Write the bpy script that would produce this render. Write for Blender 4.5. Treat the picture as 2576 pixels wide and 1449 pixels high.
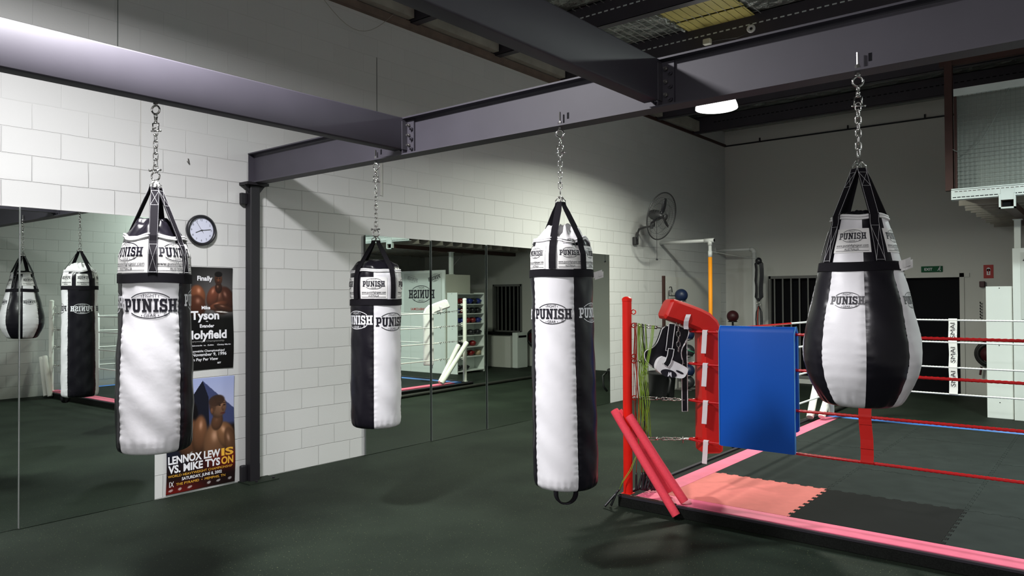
import bpy, math, random
import numpy as np
from mathutils import Vector, Matrix
from mathutils.geometry import tessellate_polygon

for o in list(bpy.data.objects): bpy.data.objects.remove(o, do_unlink=True)
S = bpy.context.scene
COL = S.collection
R = math.radians
PI = math.pi
random.seed(7)
RNG = np.random.RandomState(5)

# ------------------------------------------------------------------ camera
YAW, PIT, ROL, FPX = 0.684151886, 0.0143267582, -0.00454190902, 1859.58849
d = Vector((math.cos(YAW)*math.cos(PIT), math.sin(YAW)*math.cos(PIT), math.sin(PIT)))
r0 = Vector((math.sin(YAW), -math.cos(YAW), 0)); u0 = r0.cross(d)
r_ = r0*math.cos(ROL)+u0*math.sin(ROL); u_ = -r0*math.sin(ROL)+u0*math.cos(ROL)
cd = bpy.data.cameras.new('camera'); cam = bpy.data.objects.new('camera', cd); COL.objects.link(cam)
cd.sensor_width = 36.0; cd.lens = FPX/2576*36.0; cd.clip_start = 0.05; cd.clip_end = 100
cam.matrix_world = Matrix(((r_.x, u_.x, -d.x, 0), (r_.y, u_.y, -d.y, 0), (r_.z, u_.z, -d.z, 1.70), (0, 0, 0, 1)))
S.camera = cam

# ------------------------------------------------------------------ world + exposure
W = bpy.data.worlds.new('world'); S.world = W; W.use_nodes = True
bgn = W.node_tree.nodes['Background']; bgn.inputs[0].default_value = (0.6, 0.7, 0.75, 1); bgn.inputs[1].default_value = 0.0
S.view_settings.view_transform = 'Standard'; S.view_settings.look = 'None'
S.view_settings.gamma = 1.0; S.view_settings.use_curve_mapping = False
S.view_settings.exposure = 0.12

# lamps: (x, y, z, watts, colour)
LAMPS = [(1.5, 3.74, 4.2, 275, (1.0, 0.985, 1.0), 176),
         (9.03, 3.95, 4.135, 225, (0.97, 1.0, 0.86), 158),
         (8.0, -0.7, 4.2, 225, (0.88, 1.0, 0.955), 172),
         (-2.4, -0.7, 4.2, 285, (1.0, 0.97, 1.0), 170)]
YW = 6.358          # inner face of left wall
XB = 14.94          # inner face of back wall

# ------------------------------------------------------------------ helpers
def s2l(c):
    return tuple(((x/12.92) if x <= 0.04045 else ((x+0.055)/1.055)**2.4) for x in c)
def rgb(r, g, b): return s2l((r/255, g/255, b/255))

class MB:
    def __init__(s): s.v = []; s.f = []
    def add(s, vs, fs):
        n = len(s.v); s.v += [tuple(v) for v in vs]; s.f += [tuple(i+n for i in f) for f in fs]; return s
    def box(s, x0, x1, y0, y1, z0, z1, M=None):
        vs = [Vector((x, y, z)) for z in (z0, z1) for y in (y0, y1) for x in (x0, x1)]
        if M is not None: vs = [M @ v for v in vs]
        return s.add(vs, [(0, 2, 3, 1), (4, 5, 7, 6), (0, 1, 5, 4), (2, 6, 7, 3), (0, 4, 6, 2), (1, 3, 7, 5)])
    def rbox(s, x0, x1, y0, y1, z0, z1, b=0.01, M=None):
        # box with bevelled edges: stacked octagonal rings
        def ring(i, z):
            c = b-i if i < b else 0
            X0, X1, Y0, Y1 = x0+i, x1-i, y0+i, y1-i
            k = b*0.9
            return [(X0+k, Y0, z), (X1-k, Y0, z), (X1, Y0+k, z), (X1, Y1-k, z), (X1-k, Y1, z), (X0+k, Y1, z), (X0, Y1-k, z), (X0, Y0+k, z)]
        rings = [ring(b*0.7, z0), ring(b*0.2, z0+b*0.3), ring(0, z0+b), ring(0, z1-b), ring(b*0.2, z1-b*0.3), ring(b*0.7, z1)]
        vs = [Vector(p) for r in rings for p in r]
        if M is not None: vs = [M @ v for v in vs]
        fs = []
        for a in range(5):
            for i in range(8):
                j = (i+1) % 8; fs.append((a*8+i, a*8+j, (a+1)*8+j, (a+1)*8+i))
        fs.append(tuple(range(7, -1, -1))); fs.append(tuple(range(40, 48)))
        return s.add(vs, fs)
    def tube(s, path, r, n=8, closed=False, caps=True, twist=None):
        P = [Vector(p) for p in path]; m = len(P)
        rr = r if hasattr(r, '__len__') else [r]*m
        T = []
        for i in range(m):
            if closed: t = P[(i+1) % m]-P[i-1]
            else: t = P[min(i+1, m-1)]-P[max(i-1, 0)]
            T.append(t.normalized())
        a = Vector((0, 0, 1)) if abs(T[0].z) < 0.9 else Vector((1, 0, 0))
        nrm = (a - T[0]*a.dot(T[0])).normalized()
        vs = []
        for i in range(m):
            nrm = (nrm - T[i]*nrm.dot(T[i])).normalized(); bn = T[i].cross(nrm)
            for k in range(n):
                th = 2*PI*k/n
                q = rr[i]
                if twist:
                    pitch, amp, nl, ds = twist
                    q = q*(1+amp*math.cos(nl*(th) - 2*PI*i*ds/pitch*nl))
                vs.append(P[i]+nrm*(q*math.cos(th))+bn*(q*math.sin(th)))
        fs = []
        for i in range(m if closed else m-1):
            j = (i+1) % m
            for k in range(n):
                l = (k+1) % n; fs.append((i*n+k, i*n+l, j*n+l, j*n+k))
        if caps and not closed:
            fs.append(tuple(range(n-1, -1, -1))); fs.append(tuple((m-1)*n+k for k in range(n)))
        return s.add(vs, fs)
    def cyl(s, p0, p1, r, n=16, r2=None): return s.tube([p0, p1], [r, r if r2 is None else r2], n)
    def lathe(s, prof, c=(0, 0, 0), n=24, M=None):
        vs = []; fs = []
        for (r, z) in prof:
            for k in range(n):
                th = 2*PI*k/n; v = Vector((r*math.cos(th), r*math.sin(th), z))
                if M is not None: v = M @ v
                vs.append(v+Vector(c))
        for i in range(len(prof)-1):
            for k in range(n):
                l = (k+1) % n; fs.append((i*n+k, i*n+l, (i+1)*n+l, (i+1)*n+k))
        fs.append(tuple(range(n-1, -1, -1))); fs.append(tuple((len(prof)-1)*n+k for k in range(n)))
        return s.add(vs, fs)
    def sphere(s, c, r, n=20, sc=(1, 1, 1), M=None):
        m = n//2; vs = []; fs = []
        for i in range(m+1):
            ph = PI*i/m
            for k in range(n):
                th = 2*PI*k/n
                v = Vector((r*sc[0]*math.sin(ph)*math.cos(th), r*sc[1]*math.sin(ph)*math.sin(th), r*sc[2]*math.cos(ph)))
                if M is not None: v = M @ v
                vs.append(v+Vector(c))
        for i in range(m):
            for k in range(n):
                l = (k+1) % n; fs.append((i*n+k, (i+1)*n+k, (i+1)*n+l, i*n+l))
        return s.add(vs, fs)
    def torus(s, c, Rm, r, n=20, k=8, ax=(0, 0, 1), ph=(0, 2*PI)):
        ax = Vector(ax).normalized(); a = Vector((1, 0, 0)) if abs(ax.x) < 0.9 else Vector((0, 1, 0))
        u = ax.cross(a).normalized(); w = ax.cross(u)
        full = abs(ph[1]-ph[0]-2*PI) < 1e-6
        N = n if full else n+1
        pts = [Vector(c)+u*(Rm*math.cos(ph[0]+(ph[1]-ph[0])*i/n))+w*(Rm*math.sin(ph[0]+(ph[1]-ph[0])*i/n)) for i in range(N)]
        return s.tube(pts, r, k, closed=full)
    def quad(s, a, b, c, e): return s.add([a, b, c, e], [(0, 1, 2, 3)])

ROOT = {}
def link(name, mb, m, parent=None, smooth=False, origin=None):
    """one mesh object; vertices of mb are in world coordinates"""
    if parent is not None: L = ROOT[parent]
    elif origin is not None: L = Vector(origin)
    else:
        A = np.array([tuple(v) for v in mb.v]); L = Vector(((A[:, 0].min()+A[:, 0].max())/2, (A[:, 1].min()+A[:, 1].max())/2, A[:, 2].min()))
    me = bpy.data.meshes.new(name)
    me.from_pydata([(v[0]-L.x, v[1]-L.y, v[2]-L.z) for v in mb.v], [], mb.f); me.update()
    if m is not None: me.materials.append(m)
    if smooth: me.polygons.foreach_set('use_smooth', [True]*len(me.polygons))
    o = bpy.data.objects.new(name, me); COL.objects.link(o)
    if parent is not None: o.parent = parent
    else: o.location = L
    ROOT[o] = L
    return o
def thing(name, label, cat, loc, group=None):
    o = bpy.data.objects.new(name, None); COL.objects.link(o); o.location = loc; o.empty_display_size = 0.1
    o['label'] = label; o['category'] = cat
    if group: o['group'] = group
    ROOT[o] = Vector(loc); return o
def tag(o, label, cat, group=None, kind=None):
    o['label'] = label; o['category'] = cat
    if group: o['group'] = group
    if kind: o['kind'] = kind
    return o
def struct(name, mb, m, smooth=False):
    o = link(name, mb, m, smooth=smooth); o['kind'] = 'structure'; return o
def dup(root, loc, label=None, group=None, rotz=None):
    c = root.copy(); COL.objects.link(c); c.location = loc
    if rotz is not None: c.rotation_euler = (0, 0, rotz)
    if label: c['label'] = label
    if group: c['group'] = group
    for ch in list(root.children):
        e = ch.copy(); COL.objects.link(e); e.parent = c
        for g in list(ch.children):
            h = g.copy(); COL.objects.link(h); h.parent = e
    return c
def shade_auto(o, ang=40):
    me = o.data
    me.polygons.foreach_set('use_smooth', [True]*len(me.polygons))
    import bmesh
    b = bmesh.new(); b.from_mesh(me)
    lim = R(ang)
    for e in b.edges:
        if len(e.link_faces) == 2 and e.calc_face_angle(0) > lim: e.smooth = False
    b.to_mesh(me); b.free()
    return o

# ------------------------------------------------------------------ materials
def mat(name, col, rough=0.5, metal=0.0, bump=None, var=None, spec=0.5, sheen=0, coat=0, emit=None, estr=0):
    m = bpy.data.materials.new(name); m.use_nodes = True; nt = m.node_tree; b = nt.nodes['Principled BSDF']
    b.inputs['Base Color'].default_value = (*col, 1); b.inputs['Roughness'].default_value = rough
    b.inputs['Metallic'].default_value = metal; b.inputs['Specular IOR Level'].default_value = spec
    if coat: b.inputs['Coat Weight'].default_value = coat; b.inputs['Coat Roughness'].default_value = 0.15
    if emit: b.inputs['Emission Color'].default_value = (*emit, 1); b.inputs['Emission Strength'].default_value = estr
    tc = nt.nodes.new('ShaderNodeTexCoord')
    if var:      # (scale, amount)
        n = nt.nodes.new('ShaderNodeTexNoise'); n.inputs['Scale'].default_value = var[0]; n.inputs['Detail'].default_value = 5
        nt.links.new(tc.outputs['Object'], n.inputs['Vector'])
        cr = nt.nodes.new('ShaderNodeValToRGB'); a = var[1]
        cr.color_ramp.elements[0].position = 0.3; cr.color_ramp.elements[1].position = 0.7
        cr.color_ramp.elements[0].color = (*[c*(1-a) for c in col], 1); cr.color_ramp.elements[1].color = (*[min(1, c*(1+a)) for c in col], 1)
        nt.links.new(n.outputs['Fac'], cr.inputs['Fac']); nt.links.new(cr.outputs['Color'], b.inputs['Base Color'])
    if bump:     # (scale, strength, distance)
        n = nt.nodes.new('ShaderNodeTexNoise'); n.inputs['Scale'].default_value = bump[0]; n.inputs['Detail'].default_value = 4
        nt.links.new(tc.outputs['Object'], n.inputs['Vector'])
        bp = nt.nodes.new('ShaderNodeBump'); bp.inputs['Strength'].default_value = bump[1]; bp.inputs['Distance'].default_value = bump[2]
        nt.links.new(n.outputs['Fac'], bp.inputs['Height']); nt.links.new(bp.outputs['Normal'], b.inputs['Normal'])
    return m
def N(m, t, **kw):
    n = m.node_tree.nodes.new(t)
    for k, v in kw.items():
        if k in n.inputs: n.inputs[k].default_value = v
        else: setattr(n, k, v)
    return n
def L_(m, a, b): m.node_tree.links.new(a, b)

M = {}
M['steel'] = mat('steel_paint', (.046, .042, .056), 0.58, 0.0, bump=(60, .05, .002), var=(3, .08))
M['column'] = mat('black_column_paint', (.013, .012, .015), 0.5, spec=.3)
M['steel2'] = mat('steel_edge', (.07, .066, .08), 0.4)
M['black'] = mat('black_vinyl', (0.008, 0.007, 0.011), 0.30, bump=(9, .25, .01), spec=.32)
M['blackfab'] = mat('black_webbing', (0.008, 0.007, 0.010), 0.85, bump=(400, .3, .001), spec=.15)
M['white'] = mat('white_vinyl', (0.76, 0.75, 0.78), 0.42, bump=(16, .16, .008))
M['whitecloth'] = mat('white_cloth', (0.80, 0.79, 0.80), 0.6, bump=(14, .4, .012))
M['patch'] = mat('patch_cloth', (0.80, 0.79, 0.78), 0.6, bump=(10, .25, .006))
M['inkb'] = mat('black_ink', (0.008, 0.007, 0.014), 0.4)
M['inkw'] = mat('white_ink', (0.78, 0.78, 0.82), 0.5)
M['inkr'] = mat('red_ink', (0.45, 0.02, 0.02), 0.5)
M['inkg'] = mat('grey_ink', (0.30, 0.30, 0.30), 0.5)
M['inko'] = mat('gold_ink', (0.80, 0.42, 0.04), 0.5)
M['thread'] = mat('white_thread', (0.6, 0.6, 0.62), 0.7)
M['chrome'] = mat('chrome_steel', (0.62, 0.61, 0.60), 0.16, 1.0)
M['dullsteel'] = mat('dull_steel', (0.32, 0.31, 0.30), 0.38, 1.0)
M['galv'] = mat('galvanised_steel', (0.62, 0.68, 0.67), 0.45, 0.0, var=(6, .06))
M['redpaint'] = mat('red_paint', (.68, .012, .006), 0.38, var=(8, .06), spec=.3)
M['redvinyl'] = mat('red_vinyl', (.55, .016, .012), 0.45, bump=(8, .25, .01), spec=.3)
M['redrope'] = mat('red_tape_rope', (.50, .008, .010), 0.25, coat=.2)
M['whiterope'] = mat('white_rope', (0.72, 0.73, 0.71), 0.45)
M['redfoam'] = mat('red_foam', rgb(232, 66, 84), 0.8, bump=(180, .5, .002), var=(70, .06))
M['whitefoam'] = mat('white_foam', (0.80, 0.80, 0.74), 0.75)
M['whitepaint'] = mat('white_paint', (0.78, 0.79, 0.73), 0.45)
M['blue'] = mat('blue_mat_vinyl', (.003, .088, .47), 0.5, bump=(260, .12, .001), spec=.25)
M['blue2'] = mat('light_blue_vinyl', rgb(95, 160, 200), 0.5)
M['pink'] = mat('pink_tape', (.74, .145, .235), 0.5, var=(9, .07), spec=.3)
M['bluetape'] = mat('blue_tape', rgb(70, 130, 215), 0.42)
M['redtile'] = mat('salmon_foam_tile', (.60, .16, .14), 0.75, var=(14, .05), bump=(240, .2, .001), spec=.2)
M['greytile'] = mat('grey_foam_tile', (.018, .0225, .021), 0.85, var=(5, .16), bump=(240, .2, .001), spec=.12)
M['darktile'] = mat('dark_foam_tile', (.006, .0062, .006), 0.85, var=(5, .12), bump=(240, .2, .001), spec=.12)
M['battle'] = mat('black_braided_rope', (0.03, 0.03, 0.026), 0.5)
M['rubber'] = mat('black_rubber', (0.005, 0.006, 0.005), 0.75, spec=.15, var=(120, .6), bump=(60, .3, .002))
M['cabinet'] = mat('cabinet_laminate', (0.76, 0.81, 0.78), 0.45)
M['cream'] = mat('cream_board', (0.55, 0.55, 0.48), 0.6)
M['brown'] = mat('brown_primer', rgb(58, 32, 27), 0.6, var=(5, .15))
M['timber'] = mat('dusty_timber', rgb(108, 92, 82), 0.75, var=(6, .2), bump=(20, .3, .01))
M['purlin'] = mat('purlin_steel', rgb(56, 52, 60), 0.5, var=(2, .12))
M['infill'] = mat('infill_board', rgb(150, 146, 136), 0.7, var=(5, .15))
M['dark'] = mat('dark_void', (0.004, 0.004, 0.006), 0.7, spec=.12)
M['bar'] = mat('window_bar_paint', rgb(112, 112, 110), 0.5)
M['pipe'] = mat('white_pvc', (0.62, 0.63, 0.62), 0.4)
M['orange'] = mat('orange_foam', rgb(238, 148, 8), 0.7)
M['fangrey'] = mat('fan_grey', rgb(62, 62, 64), 0.4, 0.4)
M['green'] = mat('green_rubber', rgb(126, 158, 52), 0.4)
M['ropered'] = mat('red_rubber', rgb(150, 40, 24), 0.4)
M['velcro'] = mat('white_velcro', (0.66, 0.62, 0.64), 0.7, bump=(300, .2, .001))
M['clockface'] = mat('clock_face', rgb(205, 208, 226), 0.4)
M['plastic'] = mat('black_plastic', (0.012, 0.012, 0.016), 0.35)
M['ballblue'] = mat('ball_blue', rgb(20, 36, 68), 0.45)
M['ballred'] = mat('ball_red', rgb(66, 20, 26), 0.45)
M['ballblack'] = mat('ball_black', (0.02, 0.022, 0.024), 0.4)
M['ballgreen'] = mat('ball_green', rgb(60, 130, 100), 0.45)
M['tub'] = mat('black_tub', (0.014, 0.014, 0.015), 0.45)
M['signgreen'] = mat('sign_green', rgb(18, 84, 54), 0.6, spec=.2)
M['signred'] = mat('sign_red', rgb(170, 30, 24), 0.5)
M['wire'] = mat('wire_grey', (0.16, 0.18, 0.17), 0.5)
M['wirelight'] = mat('wire_galvanised', (0.6, 0.6, 0.58), 0.35, 0.6)
M['cagewall'] = mat('cage_backing', (0.27, 0.30, 0.28), 0.7)
M['skylight'] = mat('skylight_sheet', rgb(190, 178, 104), 0.5, var=(1.6, .22))
M['glove'] = {'red': mat('glove_red', rgb(120, 20, 24), 0.4), 'blue': mat('glove_blue', rgb(30, 44, 120), 0.4),
              'black': mat('glove_black', (0.016, 0.016, 0.02), 0.35), 'tan': mat('glove_tan', rgb(170, 150, 120), 0.5)}
M['glovecuff'] = mat('glove_cuff', (0.6, 0.6, 0.58), 0.5)
M['lamp'] = mat('lamp_lens', (0.9, 0.9, 0.9), 0.5, emit=(1, 1, 0.97), estr=14)
M['lampshell'] = mat('lamp_reflector_added_glow', (0.6, 0.6, 0.6), 0.3, 0.0, emit=(1, 1, .96), estr=3.0)  # glow added to the reflector shells to brighten upper walls and ceiling

# mirror glass
m = M['mirror'] = mat('mirror_glass', (0.70, 0.76, 0.71), 0.0, 1.0)
# foil insulation
m = M['foil'] = mat('foil_insulation', (0.34, 0.36, 0.34), 0.30, 0.75)
b = m.node_tree.nodes['Principled BSDF']; tc = N(m, 'ShaderNodeTexCoord')
n1 = N(m, 'ShaderNodeTexVoronoi', Scale=5.5); n2 = N(m, 'ShaderNodeTexNoise', Scale=9.0, Detail=6.0)
L_(m, tc.outputs['Object'], n1.inputs['Vector']); L_(m, tc.outputs['Object'], n2.inputs['Vector'])
ad = N(m, 'ShaderNodeMath', operation='ADD'); L_(m, n1.outputs['Distance'], ad.inputs[0]); L_(m, n2.outputs['Fac'], ad.inputs[1])
bp = N(m, 'ShaderNodeBump', Strength=0.9, Distance=0.08); L_(m, ad.outputs[0], bp.inputs['Height']); L_(m, bp.outputs['Normal'], b.inputs['Normal'])

def block_wall(name, base, axis, ox):
    """painted concrete block wall: 400 x 200 blocks, courses on multiples of 0.2 m; axis 0 -> wall runs along X, 1 -> along Y"""
    m = mat(name, base, 0.55)
    b = m.node_tree.nodes['Principled BSDF']
    g = N(m, 'ShaderNodeNewGeometry'); sp = N(m, 'ShaderNodeSeparateXYZ'); L_(m, g.outputs['Position'], sp.inputs[0])
    cb = N(m, 'ShaderNodeCombineXYZ')
    ax = N(m, 'ShaderNodeMath', operation='ADD'); ax.inputs[1].default_value = ox
    L_(m, sp.outputs[axis], ax.inputs[0]); L_(m, ax.outputs[0], cb.inputs[0]); L_(m, sp.outputs[2], cb.inputs[1])
    # tiny wobble of the joints
    nz = N(m, 'ShaderNodeTexNoise', Scale=3.0, Detail=3.0); L_(m, g.outputs['Position'], nz.inputs['Vector'])
    br = N(m, 'ShaderNodeTexBrick', offset=0.5, squash=1.0)
    br.inputs['Scale'].default_value = 1.0; br.inputs['Mortar Size'].default_value = 0.0042; br.inputs['Mortar Smooth'].default_value = 0.6
    br.inputs['Brick Width'].default_value = 0.4; br.inputs['Row Height'].default_value = 0.2; br.inputs['Bias'].default_value = 0.0
    wv = N(m, 'ShaderNodeVectorMath', operation='SCALE'); wv.inputs['Scale'].default_value = 0.012
    sb = N(m, 'ShaderNodeVectorMath', operation='SUBTRACT'); sb.inputs[1].default_value = (0.5, 0.5, 0.5)
    L_(m, nz.outputs['Color'], sb.inputs[0]); L_(m, sb.outputs[0], wv.inputs[0])
    av = N(m, 'ShaderNodeVectorMath', operation='ADD'); L_(m, cb.outputs[0], av.inputs[0]); L_(m, wv.outputs[0], av.inputs[1])
    L_(m, av.outputs[0], br.inputs['Vector'])
    br.inputs['Color1'].default_value = (*[c*1.0 for c in base], 1); br.inputs['Color2'].default_value = (*[c*0.96 for c in base], 1)
    br.inputs['Mortar'].default_value = (*[c*0.93 for c in base], 1)
    L_(m, br.outputs['Color'], b.inputs['Base Color'])
    n2 = N(m, 'ShaderNodeTexNoise', Scale=90.0, Detail=3.0); L_(m, g.outputs['Position'], n2.inputs['Vector'])
    # joints fade out above ~2.9 m where the wall is smooth panel
    mr = N(m, 'ShaderNodeMapRange'); mr.inputs['From Min'].default_value = 2.5; mr.inputs['From Max'].default_value = 3.2
    mr.inputs['To Min'].default_value = 1.0; mr.inputs['To Max'].default_value = 0.12; L_(m, sp.outputs[2], mr.inputs['Value'])
    mu = N(m, 'ShaderNodeMath', operation='MULTIPLY'); L_(m, br.outputs['Fac'], mu.inputs[0]); L_(m, mr.outputs[0], mu.inputs[1])
    inv = N(m, 'ShaderNodeMath', operation='SUBTRACT'); inv.inputs[0].default_value = 1.0; L_(m, mu.outputs[0], inv.inputs[1])
    s2 = N(m, 'ShaderNodeMath', operation='MULTIPLY_ADD'); s2.inputs[1].default_value = 0.05; L_(m, n2.outputs['Fac'], s2.inputs[0]); L_(m, inv.outputs[0], s2.inputs[2])
    bp = N(m, 'ShaderNodeBump', Strength=0.9, Distance=0.008); L_(m, s2.outputs[0], bp.inputs['Height']); L_(m, bp.outputs['Normal'], b.inputs['Normal'])
    return m
M['wall_x'] = block_wall('painted_block_along_x', (0.59, 0.595, 0.585), 0, -0.038+0.4)
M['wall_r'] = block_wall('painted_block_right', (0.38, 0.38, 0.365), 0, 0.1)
M['wall_y'] = block_wall('painted_block_along_y', (0.64, 0.64, 0.61), 1, 0.1)
M['wall_back'] = mat('painted_panel_wall', (0.60, 0.60, 0.565), 0.6, bump=(80, .1, .002))

# rubber gym floor with speckle and 1 m tile seams
m = M['floor'] = mat('speckled_rubber_floor', (0.045, 0.055, 0.047), 0.62, spec=.07)
b = m.node_tree.nodes['Principled BSDF']; g = N(m, 'ShaderNodeNewGeometry')
n1 = N(m, 'ShaderNodeTexNoise', Scale=95.0, Detail=1.0); n2 = N(m, 'ShaderNodeTexNoise', Scale=1.3, Detail=6.0); n3 = N(m, 'ShaderNodeTexNoise', Scale=260.0, Detail=1.0)
for n in (n1, n2, n3): L_(m, g.outputs['Position'], n.inputs['Vector'])
c1 = N(m, 'ShaderNodeValToRGB'); c1.color_ramp.elements[0].position = 0.70; c1.color_ramp.elements[1].position = 0.77
c1.color_ramp.elements[0].color = (0, 0, 0, 1); c1.color_ramp.elements[1].color = (1, 1, 1, 1); L_(m, n1.outputs['Fac'], c1.inputs['Fac'])
c2 = N(m, 'ShaderNodeValToRGB'); c2.color_ramp.elements[0].position = 0.35; c2.color_ramp.elements[1].position = 0.7
c2.color_ramp.elements[0].color = (0.0115, 0.0165, 0.0120, 1); c2.color_ramp.elements[1].color = (0.0200, 0.0280, 0.0200, 1); L_(m, n2.outputs['Fac'], c2.inputs['Fac'])
mx = N(m, 'ShaderNodeMix', data_type='RGBA'); L_(m, c1.outputs['Color'], mx.inputs['Factor'])
L_(m, c2.outputs['Color'], mx.inputs[6]); mx.inputs[7].default_value = (0.14, 0.16, 0.085, 1)
br = N(m, 'ShaderNodeTexBrick', offset=0.5, squash=1.0); br.inputs['Scale'].default_value = 1.0; br.inputs['Mortar Size'].default_value = 0.004
br.inputs['Brick Width'].default_value = 1.25; br.inputs['Row Height'].default_value = 1.25; br.inputs['Mortar Smooth'].default_value = 0.3
L_(m, g.outputs['Position'], br.inputs['Vector'])
m2 = N(m, 'ShaderNodeMix', data_type='RGBA'); mf = N(m, 'ShaderNodeMath', operation='MULTIPLY'); mf.inputs[1].default_value = 0.5
L_(m, br.outputs['Fac'], mf.inputs[0]); L_(m, mf.outputs[0], m2.inputs['Factor']); L_(m, mx.outputs[2], m2.inputs[6]); m2.inputs[7].default_value = (0.02, 0.024, 0.02, 1)
L_(m, m2.outputs[2], b.inputs['Base Color'])
bp = N(m, 'ShaderNodeBump', Strength=0.35, Distance=0.003); L_(m, n3.outputs['Fac'], bp.inputs['Height']); L_(m, bp.outputs['Normal'], b.inputs['Normal'])

# vertex-colour print for the two paper posters (ink on paper)
m = M['print'] = mat('poster_print', (1, 1, 1), 0.45, spec=.18); at = N(m, 'ShaderNodeVertexColor'); at.layer_name = 'Col'
L_(m, at.outputs['Color'], m.node_tree.nodes['Principled BSDF'].inputs['Base Color'])

# ------------------------------------------------------------------ ceiling lamps
for i, (x, y, z, w, c, spr) in enumerate(LAMPS):
    lab = ['bright round high-bay lamp hanging over the punch bags, reflected in the scene only by its light',
           'glowing round high-bay lamp hanging below the dark roof beyond the steel beam',
           'round high-bay lamp hanging over the boxing ring', 'round high-bay lamp hanging behind the viewpoint'][i]
    lab = ['round high-bay ceiling lamp over the left punch bags', 'glowing round high-bay lamp seen beyond the long steel beam',
           'round high-bay ceiling lamp over the boxing ring', 'round high-bay ceiling lamp behind the viewpoint'][i]
    t = thing('high_bay_lamp', lab, 'lamp', (x, y, z), 'high-bay ceiling lamps')
    mb = MB(); n = 40
    prof = [(0.265, 0.0), (0.262, 0.03), (0.22, 0.14), (0.12, 0.26), (0.09, 0.30), (0.085, 0.30), (0.115, 0.25), (0.212, 0.14), (0.252, 0.03), (0.255, 0.0)]
    vs = []; fs = []
    for (r, zz) in prof:
        for k in range(n): vs.append((x+r*math.cos(2*PI*k/n), y+r*math.sin(2*PI*k/n), z+zz))
    for a in range(len(prof)):
        bb = (a+1) % len(prof)
        for k in range(n):
            l = (k+1) % n; fs.append((a*n+k, a*n+l, bb*n+l, bb*n+k))
    mb.add(vs, fs); link('reflector', mb, M['lampshell'], t, True)['label'] = 'lamp reflector with added glow'
    mb = MB().cyl((x, y, z+0.30), (x, y, z+0.48), 0.08, 20); link('housing', mb, M['dullsteel'], t)
    mb = MB().cyl((x, y, z+0.48), (x, y, 5.2), 0.006, 6); link('hanging_rod', mb, M['dullsteel'], t)
    mb = MB().cyl((x, y, z+0.012), (x, y, z+0.03), 0.25, 40); link('lens', mb, M['lamp'], t)
    ld = bpy.data.lights.new('lamp_light', 'AREA'); ld.shape = 'DISK'; ld.size = 0.46; ld.energy = w; ld.color = c; ld.spread = R(spr); x_ = 0
    lo = bpy.data.objects.new('lamp_light', ld); COL.objects.link(lo); lo.parent = t; lo.location = (0, 0, -0.004)

# ------------------------------------------------------------------ room shell
X0, X1, Y0, Y1, ZC = -5.0, XB, -2.1, YW, 5.2
struct('floor', MB().box(X0-.2, X1+.2, Y0-.2, Y1+.2, -0.15, 0.0), M['floor'])
struct('wall_left', MB().box(X0, X1+.2, Y1, Y1+.2, 0, ZC), M['wall_x'])
struct('wall_right', MB().box(X0, X1+.2, Y0-.2, Y0, 0, ZC), M['wall_r'])
struct('wall_near', MB().box(X0-.2, X0, Y0-.2, Y1+.2, 0, ZC), M['wall_y'])
struct('ceiling', MB().box(X0-.2, X1+.2, Y0-.2, Y1+.2, ZC, ZC+.12), M['foil'])
# back wall with three openings: barred window (y 3.95-5.44), door (2.1-2.95), barred window (0.31-1.22)
mb = MB()
ys = [Y0, 0.31, 1.22, 2.1, 2.95, 3.95, 5.44, Y1]
mb.box(XB, XB+.2, Y0, 0.31, 0, ZC); mb.box(XB, XB+.2, 1.22, 2.1, 0, ZC); mb.box(XB, XB+.2, 2.95, 3.95, 0, ZC); mb.box(XB, XB+.2, 5.44, Y1, 0, ZC)
mb.box(XB, XB+.2, 0.31, 1.22, 0, 0.84); mb.box(XB, XB+.2, 0.31, 1.22, 2.05, ZC)
mb.box(XB, XB+.2, 2.1, 2.95, 2.04, ZC)
mb.box(XB, XB+.2, 3.95, 5.44, 0, 0.12); mb.box(XB, XB+.2, 3.95, 5.44, 2.11, ZC)
struct('wall_back', mb, M['wall_back'])
# windows, door
def barred(idx, y0, y1, z0, z1, sp):
    w = bpy.data.objects.new('window_%d' % idx, None); COL.objects.link(w); w.location = (XB, (y0+y1)/2, z0); ROOT[w] = Vector(w.location); w['kind'] = 'structure'
    link('window_pane', MB().box(XB+.12, XB+.14, y0, y1, z0, z1), M['dark'], w)
    f = MB(); e = .035
    f.box(XB-.02, XB+.06, y0, y1, z1-e, z1+.02); f.box(XB-.02, XB+.06, y0, y1, z0-.02, z0+e); f.box(XB-.02, XB+.06, y0-.02, y0+e, z0-.02, z1+.02); f.box(XB-.02, XB+.06, y1-e, y1+.02, z0-.02, z1+.02)
    link('window_frame', f, M['bar'], w)
    y = y1-.11
    while y > y0+.05:
        link('window_bar', MB().box(XB-.015, XB+.01, y-.013, y+.013, z0, z1), M['bar'], w); y -= sp
barred(1, 3.95, 5.44, .12, 2.11, .165)
barred(2, .31, 1.22, .84, 2.05, .13)
w = bpy.data.objects.new('door_1', None); COL.objects.link(w); w.location = (XB, 2.5, 0); ROOT[w] = Vector(w.location); w['kind'] = 'structure'
link('doorway_dark_sheet', MB().box(XB+.10, XB+.14, 2.1, 2.95, 0, 2.04), M['dark'], w)  # dark sheet stands in for the unlit interior beyond the doorway
link('door_handle', MB().cyl((XB+.06, 2.85, 1.0), (XB+.06, 2.75, 1.0), .01, 8), M['dullsteel'], w)
f = MB(); f.box(XB-.015, XB+.02, 2.03, 2.1, 0, 2.11); f.box(XB-.015, XB+.02, 2.95, 3.02, 0, 2.11); f.box(XB-.015, XB+.02, 1.95, 3.02, 2.04, 2.11)
link('door_frame', f, M['wall_back'], w)

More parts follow.
